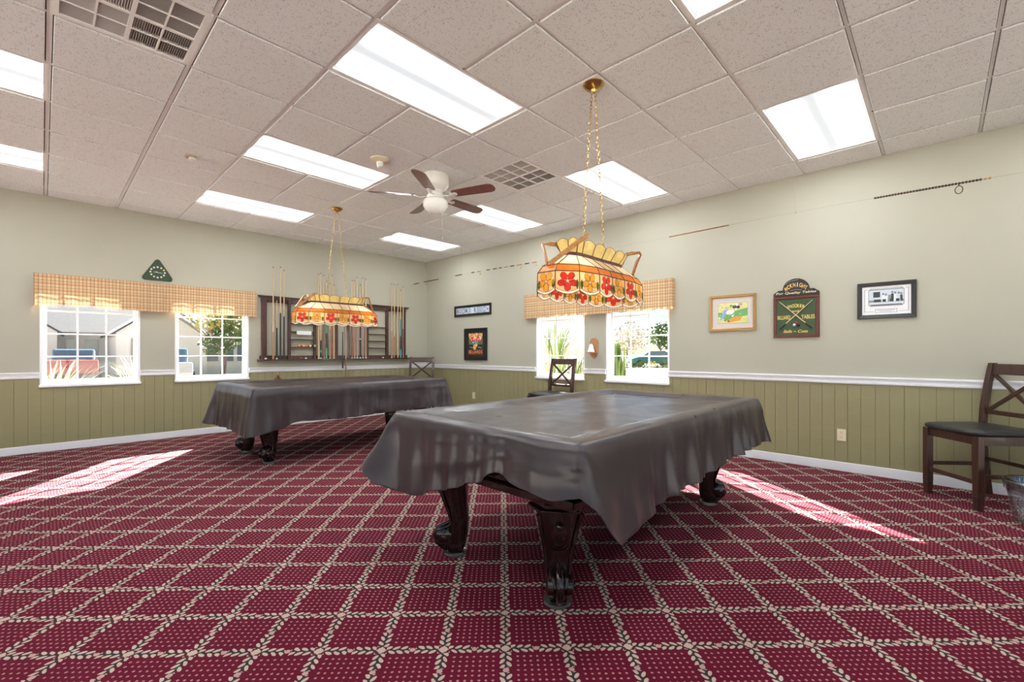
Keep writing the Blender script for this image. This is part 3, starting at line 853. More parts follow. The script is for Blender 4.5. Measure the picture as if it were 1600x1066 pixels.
def interp(keys, x):
    if x <= keys[0][0]: return keys[0][1:]
    for a, b in zip(keys, keys[1:]):
        if x <= b[0]:
            f = (x-a[0])/(b[0]-a[0]); f = f*f*(3-2*f)*0.5+f*0.5
            return tuple(p+(q-p)*f for p, q in zip(a[1:], b[1:]))
    return keys[-1][1:]
def cover(c, L, W, keys, label, seed, top=0.80):
    """draped cover; keys: arc fraction along the perimeter (0 at front left corner, going +x) ->
       (bottom z, lean out, fold amplitude)"""
    per = []; r = 0.03
    NX, NY, NC = 110, 64, 7
    def push(x, y, nx, ny, s): per.append((x, y, nx, ny, s))
    def side(x0, y0, x1, y1, n, nx, ny, k):
        for i in range(n):
            f = i/n; push(x0+(x1-x0)*f, y0+(y1-y0)*f, nx, ny, k + 0.03+0.94*f)
    def corner(cx, cy, a0, k):
        for i in range(NC):
            f = i/NC; a = a0 + f*PI/2; push(cx+r*math.cos(a), cy+r*math.sin(a), math.cos(a), math.sin(a), (k-0.03+0.06*f) % 4)
    corner(-L+r, -W+r, PI, 0.0)
    side(-L+r, -W, L-r, -W, NX, 0, -1, 0)
    corner(L-r, -W+r, -PI/2, 1.0)
    side(L, -W+r, L, W-r, NY, 1, 0, 1)
    corner(L-r, W-r, 0, 2.0)
    side(L-r, W, -L+r, W, NX, 0, 1, 2)
    corner(-L+r, W-r, PI/2, 3.0)
    side(-L, W-r, -L, -W+r, NY, -1, 0, 3)
    N = len(per); vs = []; fs = []
    rings = [0.0, 0.2, 0.4, 0.55, 0.68, 0.76, 0.82, 0.86, 0.90, 0.94, 0.975, 1.0]
    off = Vector((seed*3.7, seed*1.3, 0))
    vs.append((0, 0, top-0.035))
    for q in rings[1:]:
        for (x, y, nx, ny, s) in per:
            ins = (1-q)
            # shrink toward a centre line so the mesh keeps to the rectangle
            X = x - nx*0 ; Y = y
            px = x*q; py = y*q
            d = min(L-abs(px), W-abs(py))
            h = top - 0.030*(lambda q_: q_*q_*(3-2*q_))(max(0, min(1, (d-0.06)/0.13)))
            h -= 0.012*max(0, min(1, (0.03-d)/0.03))**2
            nv = noise.noise(Vector((px*2.2, py*2.2, 0))+off)
            nv2 = noise.noise(Vector((px*7+py*3, py*9, 3))+off)
            h += 0.006*nv*min(1, d/0.1) + 0.003*nv2*min(1, d/0.05)
            if d > 0.1: h += 0.004*math.sin(px*26+py*11+4*nv)*max(0, nv)
            vs.append((px, py, h))
    R0 = len(vs)
    V = [0.03, 0.07, 0.12, 0.18, 0.25, 0.33, 0.42, 0.51, 0.60, 0.69, 0.78, 0.86, 0.93, 0.975, 1.0]
    smax = 4.0
    K = keys + [(keys[0][0]+4.0,)+tuple(keys[0][1:])]
    for v in V:
        for (x, y, nx, ny, s) in per:
            ss = s if s >= keys[0][0] else s+4
            zb, lean, amp = interp(K, ss)
            arc = x*3.1 + y*3.7
            ph = noise.noise(Vector((x*1.6+nx, y*1.6+ny, seed)))*5
            w1 = 1-2*abs(math.sin(arc*3.4+ph))**0.7 ; w2 = 1-2*abs(math.sin(arc*8.0+ph*2.1+1.0))
            o = 0.012*min(1, v*8) + lean*v**1.15 + 2.3*amp*(v**1.1)*(0.7*w1+0.4*w2) + 0.014*noise.noise(Vector((x*6, y*6, v*3+seed)))*v
            o += 0.006*math.exp(-((v*(top-zb)-0.085)/0.008)**2) + 0.005*math.exp(-((v-0.62)/0.03)**2)*(1 if ss > 3.05 else 0)     # stitched seam
            o += 0.030*amp*10*abs(w1)*v*0.1
            z = top-0.012 - v*(top-0.012-zb)
            z += 0.006*w1*v*v
            vs.append((x+nx*o, y+ny*o, z))
    nr = (len(rings)-1) + len(V)
    for k in range(N): fs.append((0, 1+k, 1+(k+1) % N))
    for i in range(nr-1):
        for k in range(N):
            a = 1+i*N+k; b = 1+i*N+(k+1) % N
            fs.append((a, b, b+N, a+N))
    mb = MB(); mb.add(vs, fs)
    o = mb.build('table_cover', M['cover'], None, True, weld=True)
    o.location = (c[0], c[1], 0)
    q = o.modifiers.new('sub', 'SUBSURF'); q.levels = 1; q.render_levels = 1
    q = o.modifiers.new('solid', 'SOLIDIFY'); q.thickness = 0.0022; q.offset = -1
    tag(o, label, 'table cover', 'dark vinyl covers on the pool tables')
    return o
NT = (-2.765, -5.805); FT = (-2.765, -2.05)
TL, TW = 1.155, 0.65
pool_table(NT, 'dark carved pool table under the near cover, its scroll foot leg closest to the camera', TL, TW)
pool_table(FT, 'dark carved pool table under the far cover, in front of the cue rack', TL, TW)
# perimeter position: 0..1 front long side (left to right), 1..2 right end, 2..3 back long side, 3..4 left end (back to front)
near_keys = [(0.0, 0.60, 0.02, 0.0), (0.02, 0.57, 0.05, 0.0), (0.045, 0.46, 0.09, 0.0), (0.075, 0.405, 0.09, 0.004), (0.19, 0.415, 0.05, 0.012), (0.30, 0.45, 0.045, 0.014),
             (0.46, 0.453, 0.045, 0.016), (0.62, 0.485, 0.05, 0.018), (0.80, 0.49, 0.05, 0.016), (0.97, 0.49, 0.05, 0.010), (1.0, 0.47, 0.09, 0.0),
             (1.05, 0.50, 0.05, 0.01), (1.5, 0.48, 0.05, 0.015), (1.97, 0.48, 0.06, 0.01), (2.0, 0.42, 0.12, 0.0), (2.05, 0.48, 0.06, 0.01), (2.5, 0.48, 0.05, 0.015),
             (2.95, 0.47, 0.07, 0.01), (2.98, 0.45, 0.16, 0.0), (3.0, 0.50, 0.19, 0.0), (3.03, 0.42, 0.12, 0.0), (3.10, 0.385, 0.05, 0.006), (3.22, 0.39, 0.035, 0.008),
             (3.38, 0.46, 0.03, 0.010), (3.58, 0.55, 0.03, 0.008), (3.68, 0.625, 0.025, 0.006), (3.80, 0.585, 0.05, 0.006), (3.92, 0.575, 0.05, 0.004)]
cover(NT, TL, TW, near_keys, 'dark brown vinyl cover draped over the near pool table', 1)
far_keys = [(0.0, 0.34, 0.10, 0.0), (0.04, 0.36, 0.05, 0.004), (0.12, 0.385, 0.035, 0.008), (0.17, 0.44, 0.03, 0.008), (0.4, 0.425, 0.035, 0.010), (0.7, 0.445, 0.035, 0.012), (0.97, 0.45, 0.05, 0.010), (1.0, 0.42, 0.10, 0.0),
            (1.05, 0.45, 0.05, 0.010), (1.97, 0.45, 0.05, 0.010), (2.0, 0.40, 0.10, 0.0), (2.05, 0.44, 0.05, 0.010), (2.95, 0.40, 0.06, 0.01), (3.0, 0.34, 0.16, 0.0),
            (3.06, 0.33, 0.06, 0.010), (3.5, 0.345, 0.05, 0.014), (3.94, 0.335, 0.06, 0.010)]
cover(FT, TL, TW, far_keys, 'dark brown vinyl cover draped over the far pool table', 2)

# ------------------------------------------------------------------ CHAIRS
def chair(label):
    t = thing('dining_chair', label, 'chair', group='X-back dining chairs')
    m = M['chairwood']; W, D, H = 0.42, 0.44, 0.545       # local +y is forward, origin under the back
    for s in (-1, 1):
        f = MB(); x = s*(W/2)
        f.hexa([(x-0.019, D-0.019, 0), (x+0.019, D-0.019, 0), (x+0.019, D+0.019, 0), (x-0.019, D+0.019, 0)],
               [(x-0.023, D-0.023, 0.10), (x+0.023, D-0.023, 0.10), (x+0.023, D+0.023, 0.10), (x-0.023, D+0.023, 0.10)])
        f.box(x-0.023, x+0.023, D-0.023, D+0.023, 0.10, H-0.01)
        f.build('leg', m, t, bevel=0.003)
        b = MB(); pts = [(0.0, -0.02), (0.30, 0.012), (H, 0.022), (0.70, 0.012), (0.90, -0.02), (1.055, -0.055)]
        for (z0, y0), (z1, y1) in zip(pts, pts[1:]):
            q = lambda y, z, w: [(x-w, y-0.020, z), (x+w, y-0.020, z), (x+w, y+0.020, z), (x-w, y+0.020, z)]
            b.hexa(q(y0, z0, 0.019), q(y1, z1, 0.019))
        b.build('leg', m, t, bevel=0.003)
    a = MB()
    a.box(-W/2, W/2, D-0.012, D+0.012, H-0.075, H-0.01); a.box(-W/2, W/2, 0.0, 0.024, H-0.075, H-0.01)
    for s in (-1, 1): a.box(s*W/2-0.012, s*W/2+0.012, 0.02, D-0.02, H-0.075, H-0.01)
    a.build('apron', m, t, bevel=0.002)
    st = MB(); st.bar((-W/2, D, 0.20), (W/2, D, 0.20), 0.02, 0.032)
    st.build('stretcher', m, t, bevel=0.002)
    MB().bar((-W/2, 0.0, 0.29), (W/2, 0.0, 0.29), 0.018, 0.028).build('stretcher', m, t, bevel=0.002)
    for s in (-1, 1): MB().bar((s*W/2, 0.0, 0.245), (s*W/2, D, 0.245), 0.018, 0.030).build('stretcher', m, t, bevel=0.002)
    rail = MB(); rail.bar((-W/2+0.015, -0.046, 1.005), (W/2-0.015, -0.046, 1.005), 0.022, 0.085, (0, -0.2, 1)); rail.build('top_rail', m, t, bevel=0.004)
    lr = MB(); lr.bar((-W/2+0.015, 0.004, 0.665), (W/2-0.015, 0.004, 0.665), 0.02, 0.035); lr.build('lower_rail', m, t, bevel=0.003)
    for s in (-1, 1):
        MB().bar((s*(W/2-0.02), 0.002+s*0.004, 0.672), (-s*(W/2-0.02), -0.036+s*0.004, 0.972), 0.018, 0.026).build('cross_slat', m, t, bevel=0.002)
    # seat: soft slab with rounded edge
    s = MB(); n = 28; rows = [(0.93, H-0.012), (0.99, H-0.004), (1.0, H+0.010), (0.985, H+0.022), (0.93, H+0.031), (0.7, H+0.036), (0.35, H+0.037)]
    vs = []
    for q, z in rows:
        for k in range(n):
            a_ = 2*PI*k/n
            cx = math.copysign(abs(math.cos(a_))**0.28, math.cos(a_)); sy = math.copysign(abs(math.sin(a_))**0.28, math.sin(a_))
            wv = 0.0015*math.sin(5*a_+q*9)
            vs.append(((W/2+0.035)*cx*q, D/2+0.012+(D/2+0.028)*sy*q, z+wv))
    vs.append((0, D/2, H+0.036))
    fs = [tuple(reversed(range(n)))]
    for i in range(len(rows)-1):
        for k in range(n): fs.append((i*n+k, i*n+(k+1) % n, (i+1)*n+(k+1) % n, (i+1)*n+k))
    for k in range(n): fs.append(((len(rows)-1)*n+k, (len(rows)-1)*n+(k+1) % n, len(rows)*n))
    s.add(vs, fs); s.build('seat', M['leather'], t, True, weld=True)
    return t
def place(o, bx, by, ang):      # ang = facing direction
    o.location = (bx, by, 0); o.rotation_euler = (0, 0, ang-PI/2)
ch1 = chair('dark wood X-back chair with black seat at the right edge of the photo')
f = Vector((-0.64, 0.76)).normalized()
place(ch1, -0.225, -7.83, math.atan2(f.y, f.x))
ch2 = copy_tree(ch1); ch2['label'] = 'dark wood X-back chair against the right wall window, behind the near pool table'
place(ch2, -0.14, -3.48, math.radians(176))
ch3 = copy_tree(ch1); ch3['label'] = 'dark wood X-back chair standing in the far room corner, behind the far pool table'
place(ch3, -0.44, -0.46, math.radians(226))

# ------------------------------------------------------------------ CUE RACK
RK = thing('cue_rack', 'wide dark cherry wall rack for cues with small shelves on the back wall', 'cue rack', (-1.76, 0, 1.0), 0, basis=None)
def lx(x): return x+1.76
rz = lambda z: z-1.0
rw = M['rackwood']
cn = MB(); cn.box(lx(-3.07), lx(-0.44), -0.056, -0.001, rz(1.985), rz(2.003)); cn.box(lx(-3.05), lx(-0.46), -0.045, -0.001, rz(1.968), rz(1.985))
cn.build('cornice', rw, RK, bevel=0.003)
tr_ = MB(); tr_.box(lx(-3.03), lx(-0.50), -0.035, -0.001, rz(1.905), rz(1.968)); tr_.build('top_rail', rw, RK, bevel=0.002)
ld = MB(); ld.box(lx(-3.08), lx(-0.43), -0.12, -0.001, rz(1.018), rz(1.036)); ld.build('ledge', rw, RK, bevel=0.003)
lb = MB(); lb.box(lx(-3.05), lx(-0.46), -0.022, -0.001, rz(1.036), rz(1.09)); lb.build('bottom_rail', rw, RK, bevel=0.002)
for a, b in ((-3.027, -2.957), (-2.646, -2.609), (-2.246, -2.213), (-1.905, -1.845), (-1.70, -1.640), (-1.326, -1.282), (-0.928, -0.884), (-0.568, -0.515)):
    MB().box(lx(a), lx(b), -0.05, -0.001, rz(1.036), rz(1.968)).build('post', rw, RK, bevel=0.003)
for a, b in ((-2.612, -2.244), (-1.285, -0.926)):
    for z in (1.60, 1.475, 1.35, 1.226):
        MB().box(lx(a), lx(b), -0.085, -0.001, rz(z-0.014), rz(z)).build('shelf', rw, RK, bevel=0.002)
CUEX = [-2.877, -2.826, -2.774, -2.722, -2.185, -2.150, -2.105, -2.055, -2.000, -1.962, -1.930, -1.611, -1.565, -1.514, -1.459, -1.405, -1.352, -0.835, -0.780, -0.705, -0.645, -0.592]
for a, b in ((-2.957, -2.646), (-2.213, -1.905), (-1.64, -1.326), (-0.884, -0.568)):
    c = MB(); c.box(lx(a), lx(b), -0.052, -0.036, rz(1.918), rz(1.946))
    xs = [q for q in CUEX if a < q < b]; ms = [a+0.008]+[(p_+q)/2 for p_, q in zip(xs, xs[1:])]+[b-0.008]
    for q in ms: c.box(lx(q)-0.006, lx(q)+0.006, -0.098, -0.052, rz(1.918), rz(1.946))
    c.build('cue_clip_strip', rw, RK, bevel=0.002)
# cues
maple = wood('maple_shaft', (0.55, 0.38, 0.21), (0.66, 0.49, 0.30), 0.3, 'z', 0.3)
CM = {'maple': maple, 'tan': wood('tan_butt', (0.36, 0.18, 0.07), (0.48, 0.27, 0.12), 0.3),
      'black': M['black'], 'brown': wood('brown_butt', (0.20, 0.075, 0.045), (0.34, 0.14, 0.09), 0.3),
      'rose': wood('rosy_butt', (0.40, 0.20, 0.14), (0.54, 0.30, 0.22), 0.3), 'green': flat('green_butt', (0.10, 0.36, 0.20)),
      'teal': flat('teal_butt', (0.06, 0.30, 0.36)), 'grey': flat('grey_butt', (0.10, 0.10, 0.11)), 'white': M['paper'], 'dark': flat('dark_wrap', (0.03, 0.02, 0.02))}
def cue(x, ztip, butt, blen, label, wrap=None, y=-0.078, z0=1.0365, bumper='white', rb=0.0145, nm='pool_cue'):
    t = thing(nm, label, 'pool cue' if nm == 'pool_cue' else 'bridge stick', (x, y, z0), group='cues in the wall rack' if nm == 'pool_cue' else 'long sticks in the middle of the cue rack')
    L = ztip-z0; rt = 0.0058
    R = lambda z: rb+(rt-rb)*z/L
    MB().tube([(0, 0, 0.018), (0, 0, blen)], [R(0.018), R(blen)], 10).build('butt', CM[butt], t, True)
    MB().tube([(0, 0, blen), (0, 0, L-0.02)], [R(blen), R(L-0.02)], 10).build('shaft', maple, t, True)
    MB().tube([(0, 0, 0), (0, 0, 0.018)], [rb*0.9, rb], 10).build('bumper', CM[bumper], t, True)
    MB().tube([(0, 0, L-0.02), (0, 0, L)], [rt, rt*0.9], 8).build('tip', CM['dark'], t, True)
    if wrap:
        w, a, b = wrap
        MB().tube([(0, 0, a), (0, 0, b)], [R(a)+0.0008, R(b)+0.0008], 10).build('grip_wrap', CM[w], t, True)
CUES = [(-2.877, 2.446, 'tan', 0.42, 'all-natural tan cue, leftmost in the rack', None, 'tan'),
        (-2.826, 1.962, 'black', 0.48, 'short cue with black butt, second from the left, not rising above the rack', None, 'white'),
        (-2.774, 2.46, 'black', 0.71, 'cue with long black butt, third from the left end of the rack', None, 'black'),
        (-2.722, 2.42, 'black', 0.66, 'cue with black butt just left of the shelf with the bottle', None, 'black'),
        (-2.185, 2.43, 'maple', 0.40, 'pale maple cue just right of the left shelves', None, 'white'),
        (-2.150, 2.445, 'black', 0.30, 'dark-ringed cue with black and green butt right of the left shelves', ('green', 0.10, 0.14), 'white'),
        (-2.105, 2.415, 'brown', 0.60, 'cue with brown butt, left of the green cue', None, 'brown'),
        (-2.055, 2.33, 'green', 0.58, 'cue with green butt and black wrap', ('black', 0.18, 0.42), 'green'),
        (-2.000, 2.30, 'rose', 0.50, 'rosy tan cue just right of the green cue', None, 'white'),
        (-1.962, 2.435, 'brown', 0.62, 'cue with brown butt, second right of the green cue', None, 'brown'),
        (-1.930, 2.28, 'maple', 0.45, 'pale cue directly left of the black middle post', None, 'white'),
        (-1.611, 2.391, 'brown', 0.60, 'cue with brown butt, first right of the grey middle post', None, 'white'),
        (-1.565, 2.397, 'rose', 0.62, 'rosy cue, second right of the grey middle post', None, 'white'),
        (-1.514, 2.453, 'rose', 0.62, 'rosy cue, third right of the grey middle post, its shaft among the tallest', None, 'white'),
        (-1.459, 2.33, 'dark', 0.55, 'cue with a dark butt and pale ring, right-centre of the rack', ('white', 0.33, 0.35), 'white'),
        (-1.405, 2.456, 'rose', 0.60, 'rosy cue right of the dark ringed cue', None, 'white'),
        (-1.352, 2.443, 'rose', 0.60, 'rosy cue directly left of the right shelves', None, 'white'),
        (-0.835, 2.418, 'tan', 0.50, 'tan cue directly right of the right shelves', None, 'white'),
        (-0.780, 2.413, 'tan', 0.40, 'tan cue, second right of the right shelves', None, 'brown'),
        (-0.705, 2.425, 'maple', 0.45, 'pale maple cue directly left of the teal cue', None, 'tan'),
        (-0.645, 2.32, 'teal', 0.73, 'cue with teal butt and black wrap near the right end', ('black', 0.16, 0.41), 'teal'),
        (-0.592, 2.391, 'brown', 0.55, 'cue with brown butt, rightmost in the rack', None, 'brown')]
for x, zt, bt, bl, lab, wr, bp in CUES: cue(x, zt, bt, bl, lab, wr, bumper=bp)
cue(-1.752, 1.70, 'brown', 1.02, 'tan and brown bridge stick standing in the middle of the rack, reaching below its ledge', None, y=-0.138, z0=0.001, bumper='brown', rb=0.017, nm='bridge_stick')
cue(-1.805, 1.60, 'black', 0.62, 'black-handled bridge stick hanging beside the brown one', None, y=-0.1325, z0=0.87, bumper='black', rb=0.013, nm='bridge_stick')
# things on the rack shelves
t = thing('bottle', 'small dark bottle-shaped shaker on the top left shelf of the rack', 'bottle', (-2.553, -0.045, 1.6012))
MB().lathe([(0.001, 0), (0.03, 0), (0.034, 0.03), (0.030, 0.075), (0.014, 0.10), (0.010, 0.118)], 18).build('body', flat('dark_leather', (0.06, 0.045, 0.045)), t, True)
MB().lathe([(0.011, 0.118), (0.011, 0.135), (0.001, 0.137)], 12).build('cap', M['black'], t, True)
o = MB(); o.box(-0.115, 0.115, -0.045, 0.04, 0, 0.006); o.box(-0.115, 0.115, -0.048, -0.045, -0.055, 0.006, 1)
o = o.build('paper_sheet', [flat('blue_paper', (0.40, 0.52, 0.72)), M['paper']]); o.location = (-2.42, -0.042, 1.4755)
tag(o, 'blue and white paper sheet hanging over the second left shelf of the rack', 'paper')
bc = [(0.75, 0.35, 0.12), (0.55, 0.10, 0.05), (0.80, 0.50, 0.30), (0.70, 0.28, 0.10), (0.45, 0.15, 0.05), (0.75, 0.68, 0.55), (0.03, 0.03, 0.03), (0.72, 0.66, 0.50)]
nmb = ['orange', 'dark red', 'pale orange', 'rust', 'brown', 'cream', 'black', 'white']
for k in range(8):
    m_ = flat('ball_%s' % nmb[k].replace(' ', '_'), bc[k], 0.15)
    o = MB().ball((0, 0, 0), 0.0195, 14).build('billiard_ball', m_, None, True)
    o.location = (-2.49+0.036*k, -0.055, 1.246); tag(o, '%s ball in the row on the bottom left shelf of the rack' % nmb[k], 'ball', 'balls on the rack shelf')
for k, (x, w_) in enumerate(((-2.99, 'left end'), (-2.40, 'below the left shelves'), (-1.03, 'below the right shelves'))):
    o = MB().box(-0.012, 0.012, -0.012, 0.012, 0, 0.022).build('chalk_cube', M['paper'], None, bevel=0.002); o.location = (x, -0.10, 1.0365)
    tag(o, 'small pale chalk cube on the rack ledge at the %s' % w_, 'chalk', 'chalk on the rack ledge')
o = MB().box(-0.012, 0.012, -0.012, 0.012, 0, 0.022).build('chalk_cube', flat('red_chalk', (0.45, 0.05, 0.07)), None, bevel=0.002); o.location = (-2.47, -0.09, 1.0365)
tag(o, 'small red chalk cube on the rack ledge', 'chalk', 'chalk on the rack ledge')
# wooden triangle hanging below the chair rail
t = thing('ball_rack', 'wooden ball triangle hanging by a cord on the green panelling under the cue rack', 'ball rack', (-2.80, -0.02, 0.0))
b = MB()
pts = [(0, 0.80), (-0.16, 0.53), (0.16, 0.53)]
for (a, c), (d, e) in zip(pts, pts[1:]+pts[:1]): b.bar((a, -0.02, c), (d, -0.02, e), 0.035, 0.016)
b.build('triangle', CM['brown'], t, bevel=0.003)
MB().tube([(0, -0.012, 0.80), (0, -0.012, 0.86)], 0.002, 5).build('cord', M['paper'], t)

# ------------------------------------------------------------------ VALANCES
def valance(loc, basis, w, label, lift, seed):
    t = thing('window_valance', label, 'valance', loc, basis=basis)
    N = 260; rows = 9; H = 0.37; vs = []; fs = []; D = 0.085
    pathx = []
    for i in range(N+1):
        s = -D + (w+2*D)*i/N
        if s < 0: x, z = 0, s+D
        elif s > w: x, z = w, D-(s-w)
        else: x, z = s, D
        pathx.append((x, z, s))
    for j in range(rows+1):
        v = j/rows
        for x, z, s in pathx:
            fo = 0.010*math.sin(s*34+2.5*math.sin(s*5+seed)) + 0.006*math.sin(s*71+seed)
            fo *= (0.25+0.75*v) if 0.01 < s < w-0.01 else 0.2
            gat = 0.006*math.sin(s*140) if v < 0.1 else 0
            lf = lift(s)*v
            vs.append((x, H*(1-v)+lf+0.004*math.sin(s*30+seed)*v, max(0.002, z+fo+gat)))
    for j in range(rows):
        for i in range(N): a = j*(N+1)+i; fs.append((a, a+1, a+N+2, a+N+1))
    mb = MB(); mb.add(vs, fs); o = mb.build('cloth', M['plaid'], t, True, weld=True)
    rd = MB(); rd.tube([(0.004, H-0.03, 0.002), (0.004, H-0.03, D-0.02), (w-0.004, H-0.03, D-0.02), (w-0.004, H-0.03, 0.002)], 0.006, 6); rd.build('rod', M['vinylwhite'], t)
def lift1(s):
    a = 0.035*math.exp(-((s-0.42)/0.28)**2); b_ = 0.0
    return a+b_
valance((-5.375, -0.0, 1.665), WB, 2.265, 'long plaid valance over the two windows of the back wall', lift1, 1)
valance((-0.0, -2.70, 1.665), WR, 2.40, 'long plaid valance over the two windows of the right wall', lambda s: 0.0, 3)

# ------------------------------------------------------------------ WALL DECOR
def frame_mesh(w, h, fw, d, mat_, root, bevel=0.004, step=None):
    f = MB()
    o = [(0, 0), (w, 0), (w, h), (0, h)]; i = [(fw, fw), (w-fw, fw), (w-fw, h-fw), (fw, h-fw)]
    for k in range(4):
        n = (k+1) % 4
        f.hexa([(*o[k], 0), (*o[n], 0), (*i[n], 0), (*i[k], 0)], [(*o[k], d), (*o[n], d), (*i[n], d*0.75), (*i[k], d*0.75)])
        if step:
            q = 0.55
            m1 = [tuple(lerp(a, b, q) for a, b in zip(o[x], i[x])) for x in (k, n)]
            m2 = [tuple(lerp(a, b, q+0.3) for a, b in zip(o[x], i[x])) for x in (k, n)]
            f.hexa([(*m1[0], d*0.8), (*m1[1], d*0.8), (*m2[1], d*0.8), (*m2[0], d*0.8)], [(*m1[0], d*1.15), (*m1[1], d*1.15), (*m2[1], d*1.1), (*m2[0], d*1.1)])
    return f.build('frame', mat_, root, bevel=bevel)
def disc(mb, cx, cy, rx, ry, z, mi, n=20, th=0.0008, rot=0.0):
    cr, sr = math.cos(rot), math.sin(rot)
    mb.prism([(cx+rx*math.cos(2*PI*k/n)*cr-ry*math.sin(2*PI*k/n)*sr, cy+rx*math.cos(2*PI*k/n)*sr+ry*math.sin(2*PI*k/n)*cr) for k in range(n)], z, z+th, mi)
def rect(mb, x0, x1, y0, y1, z, mi, th=0.0008): mb.box(x0, x1, y0, y1, z, z+th, mi)
F0 = 0.001
# GAME ROOM sign
w, h = 0.985, 0.20
t = thing('framed_sign', 'long narrow black framed sign with blue letter tiles above the ball poster', 'sign', (-0.001, -0.895, 1.793), basis=WR)
frame_mesh(w, h, 0.045, 0.022, M['black'], t)
a = MB(); a.box(0.045, w-0.045, 0.045, h-0.045, F0, 0.008)
cols = [flat('sign_pale', (0.62, 0.66, 0.74)), flat('sign_slate', (0.22, 0.29, 0.38)), flat('sign_ice', (0.50, 0.60, 0.70)), flat('sign_ink', (0.10, 0.14, 0.22)), flat('sign_mauve', (0.38, 0.34, 0.48))]
txt = '*GAME ROOM*'; n = len(txt); tw = (w-0.10)/n
for k, chh in enumerate(txt):
    x0 = 0.05+tw*k
    if chh == ' ': rect(a, x0+0.002, x0+tw-0.002, 0.05, h-0.05, 0.008, 0, 0.001); continue
    bgc = [4, 2, 1, 2, 1, 0, 2, 1, 2, 1, 0][k]
    rect(a, x0+0.002, x0+tw-0.002, 0.05, h-0.05, 0.008, bgc, 0.001)
    if chh == '*': disc(a, x0+tw/2, h/2, 0.014, 0.02, 0.009, 3)
    else: put_text(a, chh, x0+tw/2, h/2, 0.0095, tw*0.66, 0.080, 3 if bgc in (0, 2, 4) else 0)
a.build('letter_tiles', cols, t)
# poster of balls
w, h = 0.60, 0.57
t = thing('framed_poster', 'black framed poster of a bouquet of coloured balls with red lettering, nearest the room corner', 'framed picture', (-0.001, -1.178, 1.00), basis=WR)
frame_mesh(w, h, 0.062, 0.024, M['black'], t)
a = MB(); a.box(0.06, w-0.06, 0.06, h-0.06, F0, 0.008, 0)
PC = [flat('poster_black', (0.02, 0.02, 0.018)), flat('poster_gold', (0.72, 0.45, 0.14)), flat('poster_red', (0.60, 0.06, 0.04)), flat('poster_orange', (0.80, 0.28, 0.08)), flat('poster_teal', (0.05, 0.22, 0.27)),
      flat('poster_cream', (0.80, 0.70, 0.48)), flat('poster_olive', (0.12, 0.16, 0.07)), flat('poster_blue', (0.15, 0.22, 0.42))]
z = 0.008
rect(a, 0.12, w-0.12, 0.28, h-0.09, z, 6); rect(a, 0.12, w-0.12, 0.42, h-0.09, z+0.001, 1)
rnd = random.Random(4)
for k, (x, y, r_, c_) in enumerate([(0.20,0.42,0.035,2),(0.26,0.44,0.04,3),(0.33,0.45,0.04,3),(0.40,0.42,0.035,2),(0.19,0.36,0.035,2),(0.25,0.37,0.04,2),(0.31,0.39,0.04,3),(0.37,0.37,0.04,2),(0.42,0.36,0.03,2),(0.24,0.31,0.035,4),(0.30,0.32,0.03,7),(0.35,0.31,0.035,4),(0.44,0.40,0.028,5),(0.33,0.27,0.03,5),(0.17,0.40,0.02,1),(0.29,0.41,0.022,5),(0.36,0.33,0.02,7)]):
    disc(a, x, y, r_*1.1, r_*0.95, z+0.002+0.0007*k, c_); disc(a, x+0.006, y+0.006, r_*0.4, r_*0.34, z+0.003+0.0007*k, 5 if c_ != 5 else 3)
disc(a, 0.295, 0.235, 0.042, 0.05, z+0.016, 1); rect(a, 0.26, 0.33, 0.24, 0.27, z+0.0165, 1)
for s_, x0_ in ((1, 0.36), (-1, 0.15)): 
    a.bar((x0_, 0.235, z+0.004), (x0_+0.10, 0.22, z+0.004), 0.006, 0.001, (0, 0, 1), 5)
for cx_ in (0.17, 0.24, 0.37, 0.43): a.tube([(cx_, 0.47, z+0.003), (cx_+0.02, 0.49, z+0.003), (cx_+0.03, 0.465, z+0.003)], 0.004, 5, 0)
put_text(a, 'BILLIARDS', w/2, 0.15, z+0.001, 0.36, 0.055, 3)
rect(a, 0.11, 0.49, 0.105, 0.110, z, 2); rect(a, 0.11, 0.49, 0.188, 0.192, z, 2)
a.build('print', PC, t)
# gold framed colourful picture
w, h = 0.485, 0.40
t = thing('framed_picture', 'gold framed colourful print with pale mat, left of the green snooker sign', 'framed picture', (-0.001, -5.513, 1.380), basis=WR)
frame_mesh(w, h, 0.030, 0.022, M['gold'], t, step=True)
MB().box(0.028, w-0.028, 0.028, h-0.028, F0, 0.007).build('mat_board', M['matboard'], t)
a = MB(); z = 0.0071
AC = [flat('art_yellow', (0.75, 0.68, 0.30)), flat('art_green', (0.14, 0.42, 0.13)), flat('art_orange', (0.72, 0.34, 0.05)), flat('art_blue', (0.28, 0.42, 0.68)), flat('art_black', (0.02, 0.025, 0.03)), flat('art_white', (0.78, 0.78, 0.80)), flat('art_lime', (0.66, 0.66, 0.25)), flat('art_maroon', (0.35, 0.08, 0.08)), flat('art_skin', (0.72, 0.50, 0.32)), flat('art_lilac', (0.55, 0.30, 0.40))]
x0, x1, y0, y1 = 0.095, w-0.085, 0.085, h-0.09
a.box(x0-0.003, x1+0.003, y0-0.003, y1+0.003, z-0.0002, z+0.0004, 1); rect(a, x0, x1, y0, y1, z+0.0004, 0)
X = lambda u: x0+(x1-x0)*u
Y = lambda v: y0+(y1-y0)*v
a.prism([(X(0), Y(0.35)), (X(0.35), Y(0.12)), (X(0.6), Y(0.3)), (X(1), Y(0.35)), (X(1), Y(0.72)), (X(0.75), Y(0.66)), (X(0.4), Y(0.5)), (X(0), Y(0.55))], z+0.0012, z+0.002, 1)
